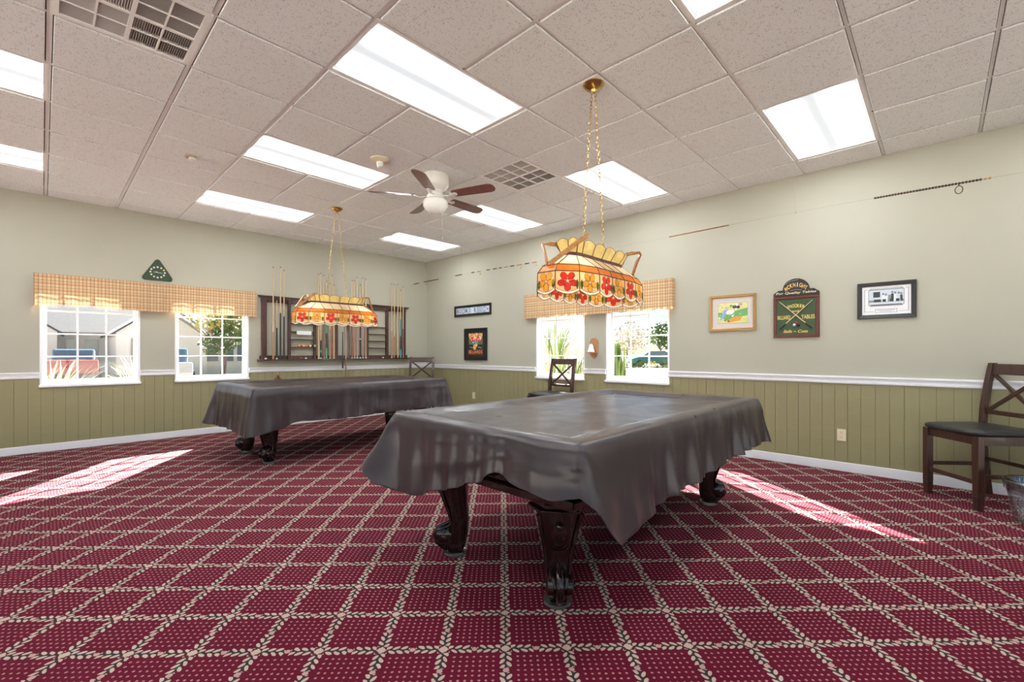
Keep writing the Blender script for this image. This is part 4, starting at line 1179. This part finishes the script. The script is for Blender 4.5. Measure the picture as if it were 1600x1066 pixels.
a.prism([(X(0.34), Y(0.02)), (X(0.75), Y(0.12)), (X(0.85), Y(0.34)), (X(0.62), Y(0.33)), (X(0.35), Y(0.18))], z+0.002, z+0.0028, 2)
a.prism([(X(0), Y(0)), (X(0.33), Y(0)), (X(0.3), Y(0.15)), (X(0.1), Y(0.25)), (X(0), Y(0.2))], z+0.002, z+0.0028, 6)
a.prism([(X(0.78), Y(0)), (X(1), Y(0)), (X(1), Y(0.25)), (X(0.82), Y(0.22))], z+0.002, z+0.0028, 6)
a.prism([(X(0.06), Y(0.18)), (X(0.12), Y(0.16)), (X(0.3), Y(0.5)), (X(0.42), Y(0.55)), (X(0.38), Y(0.68)), (X(0.2), Y(0.66))], z+0.003, z+0.0038, 3)
disc(a, X(0.42), Y(0.55), 0.045, 0.028, z+0.004, 5, rot=0.2); disc(a, X(0.30), Y(0.78), 0.022, 0.024, z+0.004, 8); disc(a, X(0.32), Y(0.86), 0.026, 0.012, z+0.0045, 0)
for u, v, r_, c_ in ((0.57, 0.80, 0.022, 4), (0.68, 0.78, 0.022, 4), (0.62, 0.70, 0.014, 5), (0.65, 0.88, 0.016, 5), (0.45, 0.86, 0.016, 1), (0.36, 0.1, 0.012, 7), (0.5, 0.35, 0.012, 5), (0.25, 0.15, 0.012, 7)): disc(a, X(u), Y(v), r_, r_*0.8, z+0.005, c_)
rect(a, X(0.70), X(0.83), Y(0.86), Y(0.97), z+0.004, 9)
rr = random.Random(3)
for k in range(60): disc(a, X(rr.uniform(0.05, 0.95)), Y(rr.uniform(0.05, 0.95)), rr.uniform(0.003, 0.009), rr.uniform(0.002, 0.005), z+0.0055, rr.choice([0, 1, 2, 3, 5, 6, 1]), 8, rot=rr.uniform(0, 3))
a.build('print', AC, t)
# snooker sign
W_ = 0.402
t = thing('snooker_sign', 'green and maroon wooden sign with arched top, crossed cues and yellow lettering', 'sign', (-0.001, -6.167, 1.293), basis=WR)
a = MB(); a.box(0, W_, 0, 0.425, 0, 0.014); a.build('backboard', flat('maroon_paint', (0.075, 0.013, 0.012)), t, bevel=0.003)
f_ = MB()
for x_0, x_1, y_0, y_1 in ((0, W_, 0, 0.03), (0, W_, 0.392, 0.422), (0, 0.03, 0.03, 0.392), (W_-0.03, W_, 0.03, 0.392)): f_.box(x_0, x_1, y_0, y_1, 0.014, 0.026)
f_.build('border', flat('maroon_gloss', (0.095, 0.014, 0.012), 0.35), t, bevel=0.004)
p = MB(); rect(p, 0.03, W_-0.03, 0.03, 0.392, 0.014, 0, 0.002)
YL, RD = 1, 2
letters = 'SNOOKER'
for k, chh in enumerate(letters):
    q = (k-3)/3; put_text(p, chh, W_/2+q*0.068, 0.322-0.010*q*q, 0.0165, 0.020, 0.040-0.012*abs(q), YL)
put_text(p, 'and', W_/2-0.005, 0.268, 0.0165, 0.06, 0.022, YL, shear=0.3)
put_text(p, 'BILLIARD', 0.095, 0.205, 0.0165, 0.115, 0.040, YL); put_text(p, 'TABLES', W_-0.095, 0.205, 0.0165, 0.115, 0.040, YL)
put_text(p, 'Balls ~ Cues', W_/2, 0.062, 0.0165, 0.21, 0.030, YL, shear=0.3)
p.build('painted_panel', [flat('sign_green', (0.030, 0.065, 0.020)), flat('sign_yellow', (0.75, 0.58, 0.14)), flat('sign_red', (0.5, 0.1, 0.05))], t)
for s in (-1, 1):
    q = MB(); q.M = Matrix.Translation((W_/2, 0.215, 0.024))
    q.tube([(s*-0.145, 0.155, 0), (s*0.085, -0.072, 0)], [0.003, 0.006], 8, 0); q.tube([(s*0.085, -0.072, 0), (s*0.14, -0.128, 0)], [0.006, 0.0075], 8, 1)
    q.build('crossed_cue', [maple, M['black']], t, True)
q = MB(); q.ball((W_/2+0.008, 0.146, 0.024), 0.015, 12, 0); q.ball((W_/2-0.010, 0.126, 0.026), 0.015, 12, 1); q.ball((W_/2+0.022, 0.125, 0.022), 0.015, 12, 2)
q.build('carved_balls', [flat('ball_maroon', (0.35, 0.03, 0.04), 0.2), M['paper'], M['black']], t, True)
hd = MB(); poly = [(0.0, 0.424), (W_, 0.424), (W_, 0.452), (W_-0.045, 0.487), (W_-0.075, 0.487)]
for k in range(17):
    an = PI*k/16; poly.append((W_/2+0.118*math.cos(an), 0.487+0.112*math.sin(an)))
poly += [(0.075, 0.487), (0.045, 0.487), (0.0, 0.452)]
hd.prism(poly, 0, 0.018); hd.build('arched_header', flat('header_black', (0.015, 0.013, 0.013)), t, bevel=0.003)
p = MB(); s_ = 'McKNIGHT'
for k, chh in enumerate(s_):
    q = (k-3.5)/3.5; an = q*0.85; R_ = 0.125
    put_text(p, chh, W_/2+R_*math.sin(an)*0.93, 0.412+R_*math.cos(an)*0.92+0.008, 0.0185, 0.022 if chh != 'I' else 0.008, 0.042, 0, rot=-an*0.35)
put_text(p, 'For Quality Tables', W_/2, 0.452, 0.0185, 0.35, 0.030, 1, shear=0.3)
p.tube([(W_/2-0.09, 0.545, 0.019), (W_/2-0.05, 0.575, 0.019), (W_/2+0.02, 0.585, 0.019)], 0.002, 5, 2); p.tube([(W_/2-0.05, 0.478, 0.019), (W_/2, 0.485, 0.019), (W_/2+0.05, 0.478, 0.019)], 0.0018, 5, 2)
p.build('header_lettering', [flat('sign_gold', (0.80, 0.50, 0.12)), flat('sign_cream', (0.72, 0.66, 0.40)), flat('sign_grey', (0.35, 0.33, 0.30))], t)
# black framed photograph
w, h = 0.415, 0.332
t = thing('framed_photograph', 'black framed black-and-white photograph with white mat and caption plate, rightmost picture', 'framed picture', (-0.001, -6.866, 1.450), basis=WR)
frame_mesh(w, h, 0.036, 0.024, M['black'], t)
a = MB(); a.box(0.03, w-0.03, 0.03, h-0.03, F0, 0.007); a.build('mat_board', M['paper'], t)
a = MB(); z = 0.0072
GC = [flat('photo_mid', (0.22, 0.25, 0.28)), flat('photo_dark', (0.03, 0.035, 0.04)), flat('photo_light', (0.58, 0.64, 0.70)), flat('photo_pale', (0.74, 0.76, 0.78)), flat('photo_line', (0.22, 0.22, 0.22))]
x0, x1, y0, y1 = 0.085, w-0.085, 0.115, h-0.060
c_ = 0.016
def oct_(x0, x1, y0, y1, c): return [(x0+c, y0), (x1-c, y0), (x1, y0+c), (x1, y1-c), (x1-c, y1), (x0+c, y1), (x0, y1-c), (x0, y0+c)]
a.prism(oct_(x0-0.004, x1+0.004, y0-0.004, y1+0.004, c_), z, z+0.0006, 4); a.prism(oct_(x0, x1, y0, y1, c_), z+0.0006, z+0.0014, 2)
X = lambda u: x0+(x1-x0)*u
Y = lambda v: y0+(y1-y0)*v
rect(a, X(0.05), X(0.95), Y(0.02), Y(0.08), z+0.0015, 1); rect(a, X(0.02), X(0.98), Y(0.09), Y(0.22), z+0.0015, 2); rect(a, X(0.0), X(1.0), Y(0.22), Y(0.34), z+0.0015, 0)
rect(a, X(0.13), X(0.33), Y(0.50), Y(0.82), z+0.002, 1); rect(a, X(0.02), X(0.98), Y(0.92), Y(0.97), z+0.0016, 0)
for u, hh, c in ((0.42, 0.72, 3), (0.50, 0.68, 3), (0.60, 0.74, 0), (0.68, 0.80, 1), (0.76, 0.76, 3), (0.86, 0.74, 2), (0.93, 0.70, 1)):
    a.prism([(X(u-0.045), Y(0.24)), (X(u+0.045), Y(0.24)), (X(u+0.035), Y(hh-0.12)), (X(u-0.035), Y(hh-0.12))], z+0.0022, z+0.003, c); disc(a, X(u), Y(hh-0.04), 0.0085, 0.0105, z+0.003, 0 if c != 0 else 2, 12)
for u, c in ((0.20, 1), (0.30, 1), (0.45, 1), (0.66, 1), (0.83, 1)): rect(a, X(u-0.05), X(u+0.05), Y(0.22), Y(0.38), z+0.0031, c)
for q in ((0.052, 0.056, 0.062, h-0.062), (w-0.056, w-0.052, 0.062, h-0.062), (0.056, 0.12, 0.062, 0.065), (w-0.12, w-0.056, 0.062, 0.065), (0.056, 0.075, h-0.065, h-0.062), (w-0.075, w-0.056, h-0.065, h-0.062)): rect(a, *q, z, 4)
rect(a, 0.13, w-0.13, 0.052, 0.088, z, 4); rect(a, 0.133, w-0.133, 0.055, 0.085, z+0.0009, 3)
rect(a, 0.145, w-0.145, 0.074, 0.078, z+0.0018, 4); rect(a, 0.165, w-0.165, 0.063, 0.066, z+0.0018, 4)
a.build('print', GC, t)
# talc cone holder with white cone
t = thing('cone_holder', 'small wooden wall plaque with a shelf between the right wall windows', 'wall plaque', (-0.001, -3.945, 1.05), basis=WR)
p = []
for k in range(13): an = PI*k/12; p.append((0.065*math.cos(an), 0.225+0.065*math.sin(an)))
p = [(0.0, 0.0), (0.035, 0.025), (0.06, 0.07)]+[(0.065, 0.10)]+p+[(-0.065, 0.10), (-0.06, 0.07), (-0.035, 0.025)]
hw = wood('holder_wood', (0.36, 0.16, 0.07), (0.48, 0.24, 0.12), 0.4)
MB().prism(p, 0, 0.016).build('plaque', hw, t, bevel=0.003)
MB().box(-0.055, 0.055, 0.085, 0.098, 0.016, 0.13).build('shelf', hw, t, bevel=0.003)
o = MB().lathe([(0.001, 0), (0.046, 0), (0.046, 0.006), (0.034, 0.05), (0.022, 0.095), (0.014, 0.105), (0.001, 0.108)], 20).build('talc_cone', M['paper'], None, True)
o.location = (-0.078, -3.945, 1.1485); tag(o, 'white cone of hand talc on the small wooden wall shelf', 'talc cone')
# triangular clock
t = thing('wall_clock', 'green triangular wall clock shaped like a ball rack above the back valance', 'clock', (-4.265, -0.001, 2.083), basis=WB)
def rtri(w, h, r, n=6):
    out = []
    for cx, cy, a0 in ((-w/2+r, r, 150), (w/2-r, r, -90), (0, h-r*1.35, 30)):
        for k in range(n+1): an = math.radians(a0+120*k/n); out.append((cx+r*math.cos(an), cy+r*math.sin(an)))
    return out
MB().prism(rtri(0.315, 0.285, 0.03), 0, 0.02).build('body', flat('clock_green', (0.015, 0.045, 0.014)), t, bevel=0.005)
a = MB(); cx_, cy_ = 0, 0.105
for k in range(12):
    an = 2*PI*k/12; disc(a, cx_+0.075*math.cos(an), cy_+0.068*math.sin(an), 0.0105, 0.0105, 0.0202, 1 if k == 1 else (2 if k in (4, 9) else 0), 12, 0.004)
a.build('hour_ball', [M['ivory'], flat('clock_yellow', (0.75, 0.60, 0.1)), M['paper']], t)
a = MB(); a.bar((-0.045, 0.105, 0.026), (0.05, 0.098, 0.026), 0.004, 0.001, (0, 0, 1)); a.bar((0, 0.105, 0.027), (-0.02, 0.112, 0.027), 0.005, 0.001, (0, 0, 1)); a.build('hands', M['paper'], t)
# outlets
def outlet(loc, basis, label):
    t = thing('wall_outlet', label, 'outlet', loc, basis=basis, group='ivory wall outlets')
    MB().box(-0.035, 0.035, -0.0575, 0.0575, 0, 0.006).build('cover_plate', M['ivory'], t, bevel=0.002)
    for s in (-1, 1):
        r = MB(); r.prism([(0.016*math.cos(k*PI/6), s*0.022+0.014*math.sin(k*PI/6)) for k in range(12)], 0.006, 0.008); re = r.build('socket', M['ivory'], t)
        q = MB(); q.box(-0.008, -0.006, s*0.022-0.002, s*0.022+0.007, 0.008, 0.0085); q.box(0.006, 0.008, s*0.022-0.002, s*0.022+0.007, 0.008, 0.0085); q.box(-0.002, 0.002, s*0.022-0.009, s*0.022-0.005, 0.008, 0.0085)
        q.build('slots', M['slot'], re)
outlet((-0.0101, -6.745, 0.347), WR, 'ivory outlet on the green panelling left of the right-hand chair')
outlet((-0.0101, -1.433, 0.375), WR, 'ivory outlet on the green panelling between the two pool tables')
outlet((-0.0101, -7.662, 0.329), WR, 'ivory outlet partly hidden behind the leg of the right-hand chair')

# score bead wire hung from the ceiling
XW = -0.405; ZW = 2.447
def wz(y): return ZW + 0.018*min(1, abs(y)/0.4 if y > -0.4 else 1)*0 + 0.012*math.cos((y+6.44)*PI/2.44)
t = thing('score_wire', 'thin scoring wire strung along the right wall below the ceiling', 'wire', (XW, -4.0, 0))
ys = [0.0-0.002 - (abs(YF))*k/80 for k in range(81)]
MB().tube([(0, y+4.0, wz(y)) for y in ys if y > YF], 0.0016, 5).build('main_wire', flat('steel_wire', (0.30, 0.28, 0.25), 0.4), t)
for j in (4, 0, -4):
    MB().tube([(0.0, gy(j)+4.0, HC), (0.004, gy(j)+4.02, HC-0.25), (0, gy(j)+4.0, wz(gy(j)))], 0.0014, 5).build('hanger', M['steel_wire'], t)
    q = MB(); q.tube([(0.012*math.cos(k), gy(j)+4.0, wz(gy(j))+0.012*math.sin(k)) for k in [x*PI/4 for x in range(8)]], 0.0022, 5, 0, True); q.build('hook', M['steel_wire'], t)
# bead strings (each bead on the two long strings is a bead of its own)
bd_dark = flat('dark_bead', (0.05, 0.028, 0.015), 0.35); bd_brown = flat('brown_bead', (0.26, 0.12, 0.05), 0.35); bd_amber = flat('amber_bead', (0.45, 0.28, 0.10), 0.35)
def bead(m, r=0.0095): return MB().lathe([(0.003, -0.009), (r*0.8, -0.007), (r, 0), (r*0.8, 0.007), (0.003, 0.009)], 10, axis='y').build('score_bead', m, None, True)
protos = {'dark': bead(bd_dark), 'brown': bead(bd_brown, 0.008), 'amber': bead(bd_amber, 0.009)}
used = set()
def beads(y0, y1, kind, label, group, st=0.0185):
    n = max(1, int(abs(y1-y0)/st)); k = 0
    for k in range(n):
        y = y0 - (abs(y1-y0))*(k+0.5)/n
        kd = kind if isinstance(kind, str) else kind[k % len(kind)]
        if kd in used: o = protos[kd].copy(); C.objects.link(o)
        else: o = protos[kd]; used.add(kd)
        o.location = (XW, y, wz(y)); tag(o, label, 'bead', group)
beads(-7.02, -7.66, 'dark', 'dark score bead on the long dark string at the right end of wire', 'dark score beads at the right end of the wire')
beads(-7.665, -7.71, 'amber', 'tan bead at the right end of the long dark bead string', 'tan beads ending the dark string')
beads(-5.21, -5.85, 'brown', 'small brown bead on the bead string right of the near lamp', 'brown score beads on the middle string')
for a_, b_, kd in ((-0.153, -0.326, 'dark'), (-0.482, -0.924, 'dark'), (-1.403, -1.571, 'dark'), (-1.819, -1.892, 'dark'), (-1.961, -2.046, 'brown'), (-2.185, -2.263, 'dark'),
               (-2.337, -2.416, 'dark'), (-2.461, -2.533, 'dark'), (-2.577, -2.662, 'brown'), (-2.708, -2.795, 'dark'), (-2.846, -2.953, 'brown'), (-3.010, -3.092, 'dark'), (-3.151, -3.243, 'brown')):
    beads(a_, b_, kd, 'small %s score bead in the short groups left of the near lamp' % kd, '%s score beads left of the near lamp' % kd)
# ring hook and small brass pointers hanging from the wire
o = MB(); yy = -7.535; o.tube([(0.0, 0.024*math.cos(k)*0.9, -0.042+0.03*math.sin(k)) for k in [x*PI/8 for x in range(16)]], 0.003, 6, 0, True); o.tube([(0, 0, 0), (0, 0, -0.014)], 0.004, 6)
o = o.build('pull_ring', bd_dark); o.location = (XW, yy, wz(yy)-0.008); tag(o, 'dark wire ring hanging from the long dark bead string', 'ring')
for yy, lb_ in ((-0.56, 'near the room corner'), (-2.035, 'left of the framed sign group, under brown beads'), (-2.93, 'above the left end of the right valance'), (-3.23, 'closest to the near lamp')):
    o = MB(); o.tube([(0, 0, 0), (0, 0, -0.03)], 0.004, 6); o.ball((0, 0, -0.038), 0.010, 8); o = o.build('brass_pointer', M['brass']); o.location = (XW, yy, wz(yy)-0.008)
    tag(o, 'tiny brass pointer on the score wire %s' % lb_, 'pointer', 'brass pointers on the score wire')

# waste basket
d_ = 2.95; u_ = (1620-800)/701.06
bx_ = CAM.x + d_*(0.7233+0.6905*u_); by_ = CAM.y + d_*(0.6905-0.7233*u_)
t = thing('waste_basket', 'clear grey plastic waste basket with a liner at the right edge beside the chair', 'waste basket', (bx_, by_, 0))
M['clearbin'] = glass_mat('clear_bin_plastic', (0.88, 0.89, 0.89), 0.3)
MB().lathe([(0.001, 0.001), (0.100, 0.001), (0.105, 0.01), (0.142, 0.27), (0.150, 0.283), (0.146, 0.287), (0.138, 0.272), (0.100, 0.014), (0.001, 0.012)], 32).build('bucket', M['clearbin'], t, True)
ln = MB(); vs = []; n = 48
for q, (r_, z_) in enumerate(((0.136, 0.20), (0.140, 0.285), (0.148, 0.293), (0.157, 0.283), (0.154, 0.25), (0.150, 0.225))):
    for k in range(n): a_ = 2*PI*k/n; w_ = 0.003*math.sin(a_*9+q)*(q > 2); vs.append(((r_+w_)*math.cos(a_), (r_+w_)*math.sin(a_), z_+w_*2))
ln.add(vs, [(i*n+k, i*n+(k+1) % n, (i+1)*n+(k+1) % n, (i+1)*n+k) for i in range(5) for k in range(n)])
ln.build('liner', glass_mat('clear_liner', (0.62, 0.63, 0.64), 0.3), t, True, weld=True)

# ------------------------------------------------------------------ OUTDOORS
gm = [mat('bounce_ground', (0.60, 0.57, 0.52), 0.9, var=0.1, scale=0.6), mat('sandy_verge', (0.17, 0.14, 0.11), 0.9, var=0.15, scale=0.6)]  # first ground area is unseen, made bright to bounce sunlight indoors
g_ = MB(); g_.box(-120, XL, -120, 160, -0.5, -0.15); g_.box(XL, 0.2, -120, 0.2, -0.5, -0.15); g_.box(XL, 160, 0.2, 160, -0.5, -0.15, 1); g_.box(0.2, 160, -120, 0.2, -0.5, -0.15, 1); o = g_.build('ground', gm); struct(o)
hw_ = mat('pale_house_stucco', (0.82, 0.79, 0.74), 0.8, var=0.05)
rf_ = mat('grey_shingles', (0.085, 0.085, 0.095), 0.9, var=0.35, scale=8)
dk_ = flat('window_dark', (0.10, 0.15, 0.20), 0.1)
def gable(mb, x0, x1, y0, y1, z0, z1, zr, mw, mr, ov=0.4):
    """gable house with ridge along y, front gable at y0"""
    xc = (x0+x1)/2
    mb.box(x0, x1, y0, y1, z0, z1, mw); mb.add([(x0, y0, z1), (x1, y0, z1), (xc, y0, zr)], [(0, 1, 2)], mw)
    s = (zr-z1)/(xc-x0)
    for q in (-1, 1):
        xe = xc+q*((x1-x0)/2+ov); ze = zr - s*((x1-x0)/2+ov)
        mb.hexa([(xc, y0-ov, zr), (xe, y0-ov, ze), (xe, y1, ze), (xc, y1, zr)], [(xc, y0-ov, zr+0.12), (xe, y0-ov, ze+0.12), (xe, y1, ze+0.12), (xc, y1, zr+0.12)], mr)
t = thing('neighbour_house', 'pale house with grey shingle roof and open garage seen through the left window', 'house', (-2.5, 30, -0.15))
m_ = MB()
m_.box(-8, 3.9, 2, 10, 0, 2.7, 0)
m_.build('wall', hw_, t)
r_ = MB(); r_.hexa([(-9, 1.2, 2.55), (4.5, 1.2, 2.55), (4.5, 11, 2.55), (-9, 11, 2.55)], [(-6, 5.5, 4.9), (2.6, 5.5, 4.9), (2.6, 6.5, 4.9), (-6, 6.5, 4.9)]); r_.build('roof', rf_, t)
m_ = MB(); gable(m_, 0.1, 4.6, -3.5, 4, 0, 2.45, 4.2, 0, 1, 0.3); m_.box(0.8, 3.6, -3.56, -3.4, 0, 2.1, 2); m_.build('garage_wing', [hw_, rf_, flat('garage_shade', (0.42, 0.36, 0.30))], t)
m_ = MB(); gable(m_, -6.4, -2.2, -0.2, 4, 0, 2.5, 4.1, 0, 1, 0.3); m_.build('side_wing', [hw_, rf_], t)
for x_ in (-1.8, -0.9): MB().box(x_, x_+0.6, 1.92, 2.0, 0.7, 2.1).build('window', dk_, t)
t = thing('far_house', 'small pale house with blue windows seen through the second back window, behind a tree', 'house', (0.0, 21.5, -0.15))
m_ = MB(); gable(m_, -1.7, 0.9, 0, 2.6, 0, 2.1, 3.1, 0, 1, 0.25); m_.box(0.9, 5.5, 0.6, 2.6, 0, 2.1, 0); m_.build('wall', [hw_, mat('pale_shingles', (0.30, 0.28, 0.27), 0.9)], t)
r_ = MB(); r_.hexa([(0.8, 0.2, 2.1), (5.8, 0.2, 2.1), (5.8, 2.7, 2.1), (0.8, 2.7, 2.1)], [(0.8, 1.4, 2.9), (5.5, 1.4, 2.9), (5.5, 1.6, 2.9), (0.8, 1.6, 2.9)]); r_.build('roof', bpy.data.materials['pale_shingles'], t)
for x_ in (1.0, 1.75, 2.5, 3.25):
    MB().box(x_-0.05, x_+0.6, 0.54, 0.60, 0.75, 1.75).build('window_frame', M['paper'], t); MB().box(x_, x_+0.55, 0.50, 0.54, 0.8, 1.7).build('window', dk_, t)
def leaves(mb, c, R, n, s, rnd, mi=0, sq_=0.8):
    for k in range(n):
        while True:
            p = Vector((rnd.uniform(-1, 1), rnd.uniform(-1, 1), rnd.uniform(-1, 1)))
            if 0.25 < p.length < 1: break
        p = Vector((p.x*R, p.y*R, p.z*R*sq_)) + Vector(c)
        u = Vector((rnd.uniform(-1, 1), rnd.uniform(-1, 1), rnd.uniform(-1, 1))).normalized()*s; v = u.orthogonal().normalized()*s*0.6
        mb.add([p-u, p+v, p+u, p-v], [(0, 1, 2, 3)], mi)
def tree(loc, h, R, label, cols, seed, n=1400, s=0.16, trunk=0.12):
    rnd = random.Random(seed)
    t = thing('tree', label, 'tree', loc)
    tk = MB(); tk.tube([(0, 0, 0), (0.1, 0, h*0.3), (0, 0.1, h*0.6)], [trunk, trunk*0.8, trunk*0.5], 8)
    for k in range(5): a_ = k*1.3; tk.tube([(0.05, 0.05, h*0.4), (R*0.6*math.cos(a_), R*0.6*math.sin(a_), h*0.75)], [trunk*0.5, trunk*0.2], 6)
    tk.build('trunk', flat('bark', (0.16, 0.11, 0.08)), t, True)
    f_ = MB()
    for k in range(9): a_ = rnd.uniform(0, 6.28); q = rnd.uniform(0, 0.55)*R; leaves(f_, (q*math.cos(a_), q*math.sin(a_), h*0.72+rnd.uniform(-0.2, 0.25)*h), R*0.55, n//9, s, rnd, rnd.choice([0, 0, 1]))
    f_.build('foliage', cols, t)
gr1 = mat('olive_leaves', (0.10, 0.17, 0.05), 0.6); gr2 = mat('bright_leaves', (0.26, 0.36, 0.10), 0.6); gr3 = mat('yellow_leaves', (0.50, 0.42, 0.12), 0.6); gr4 = mat('dry_blades', (0.62, 0.56, 0.40), 0.8)
tree((0.2, 15.6, -0.15), 3.1, 1.35, 'green and yellow leafy tree seen through the second back window', [gr1, gr3], 1, 2200, 0.09)
tree((1.9, 18.3, -0.15), 3.5, 1.5, 'dark green tree behind the leafy one outside the second back window', [gr1, gr1], 2, 2600, 0.10)
tree((37.0, 12.6, -0.15), 3.9, 1.9, 'round green tree far across the road at right of the right window', [gr1, gr2], 3, 1200, 0.18)
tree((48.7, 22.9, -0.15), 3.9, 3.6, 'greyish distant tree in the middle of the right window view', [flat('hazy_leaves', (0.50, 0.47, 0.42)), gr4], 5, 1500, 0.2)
tree((51.5, 18.5, -0.15), 4.3, 4.0, 'greyish bare distant tree at the right of the right window view', [M['hazy_leaves'], gr4], 6, 1500, 0.2)
def clump(loc, h, n, label, cols, seed, spread=0.5, wd=0.012, name='grass_clump', cat='ornamental grass'):
    rnd = random.Random(seed); m_ = MB()
    for k in range(n):
        a_ = rnd.uniform(0, 2*PI); l = h*rnd.uniform(0.55, 1.0); q = spread*rnd.uniform(0.1, 1); b0 = Vector((rnd.gauss(0, 0.08), rnd.gauss(0, 0.08), 0)); d = Vector((math.cos(a_), math.sin(a_), 0)); sd = Vector((-d.y, d.x, 0))*wd
        P_ = [b0 + d*(q*f**1.8) + Vector((0, 0, l*(f-0.18*f*f*f))) for f in (0, 0.3, 0.6, 0.85, 1.0)]
        vs = []
        for i_, p_ in enumerate(P_): w_ = (1, 1, 0.8, 0.5, 0.05)[i_]; vs += [p_-sd*w_, p_+sd*w_]
        m_.add(vs, [(2*i_, 2*i_+1, 2*i_+3, 2*i_+2) for i_ in range(4)], rnd.choice(range(len(cols))))
    o = m_.build(name, cols); o.location = loc; tag(o, label, cat)
clump((-5.25, 2.2, -0.15), 1.45, 130, 'tall pale ornamental grass outside the left window, left clump', [gr4, gr2, M['paper']], 1, 0.8)
clump((-4.05, 3.0, -0.15), 1.55, 130, 'tall pale ornamental grass outside the left window, right clump', [gr4, gr2, M['paper']], 2, 0.7)
clump((-2.6, 3.2, -0.15), 0.95, 90, 'low grass tuft outside the second back window', [gr4, gr2, gr1], 3, 0.5)
clump((1.9, -1.75, -0.15), 1.75, 150, 'tall reedy plant outside the left window of the right wall', [gr1, gr4, gr2], 4, 0.5)
clump((3.4, -1.1, -0.15), 1.8, 170, 'second reedy plant outside the left window of the right wall', [gr1, gr4], 5, 0.7)
clump((4.6, 0.3, 0.55), 1.95, 46, 'palm crown seen at the top of the left window of the right wall', [gr2, gr1], 6, 1.0, 0.02, 'palm', 'palm tree')
clump((3.1, -2.42, -0.15), 1.9, 220, 'upright green shrub at the left edge of the right wall window', [gr2, gr1], 8, 0.14, 0.035, 'shrub', 'shrub')
def car(loc, rz_, col, label, s=1.0):
    t = thing('car', label, 'car', loc, rz_)
    b = MB(); b.prism([(-2.2, 0.3), (2.2, 0.3), (2.25, 0.7), (1.5, 0.9), (-2.1, 0.95), (-2.25, 0.6)], -0.85, 0.85); b.v = [(x, z, y) for x, y, z in b.v]; b.build('body', col, t, bevel=0.06)
    c = MB(); c.prism([(-1.6, 0.92), (1.2, 0.90), (0.5, 1.42), (-1.0, 1.45)], -0.72, 0.72); c.v = [(x, z, y) for x, y, z in c.v]; c.build('cabin', flat('car_glass', (0.16, 0.26, 0.36), 0.08), t, bevel=0.08)
    for x_ in (-1.4, 1.4):
        for y_ in (-0.82, 0.82): MB().lathe([(0.001, -0.1), (0.32, -0.1), (0.33, 0), (0.32, 0.1), (0.001, 0.1)], 16, (x_, y_, 0.33), axis='y').build('wheel', M['black'], t)
car((-2.2, 13.4, -0.15), 1.4, flat('silver_paint', (0.70, 0.70, 0.70), 0.2), 'pale parked car at the left of the second back window')
car((-4.2, 23.0, -0.15), 1.5, flat('red_white_paint', (0.60, 0.12, 0.10), 0.2), 'small red car by the garage seen through the left window')
car((33.5, 11.8, -0.15), 2.4, flat('teal_paint', (0.03, 0.22, 0.26), 0.2), 'blue-green car across the road seen through the right window')
car((38.0, 7.6, -0.15), 2.4, flat('grey_paint', (0.12, 0.13, 0.14), 0.2), 'dark grey car right of the blue-green car across the road')
hd_ = MB(); rnd = random.Random(9)
for k in range(26): leaves(hd_, (k*0.8, 0, 0.2), 0.5, 90, 0.10, rnd, 1 if rnd.random() < 0.2 else 0)
o = hd_.build('hedge', [gr1, gr3]); o.location = (34.5, 3.5, -0.15); o.rotation_euler = (0, 0, 2.2); tag(o, 'low green and yellow hedge along the far side of the road', 'hedge')
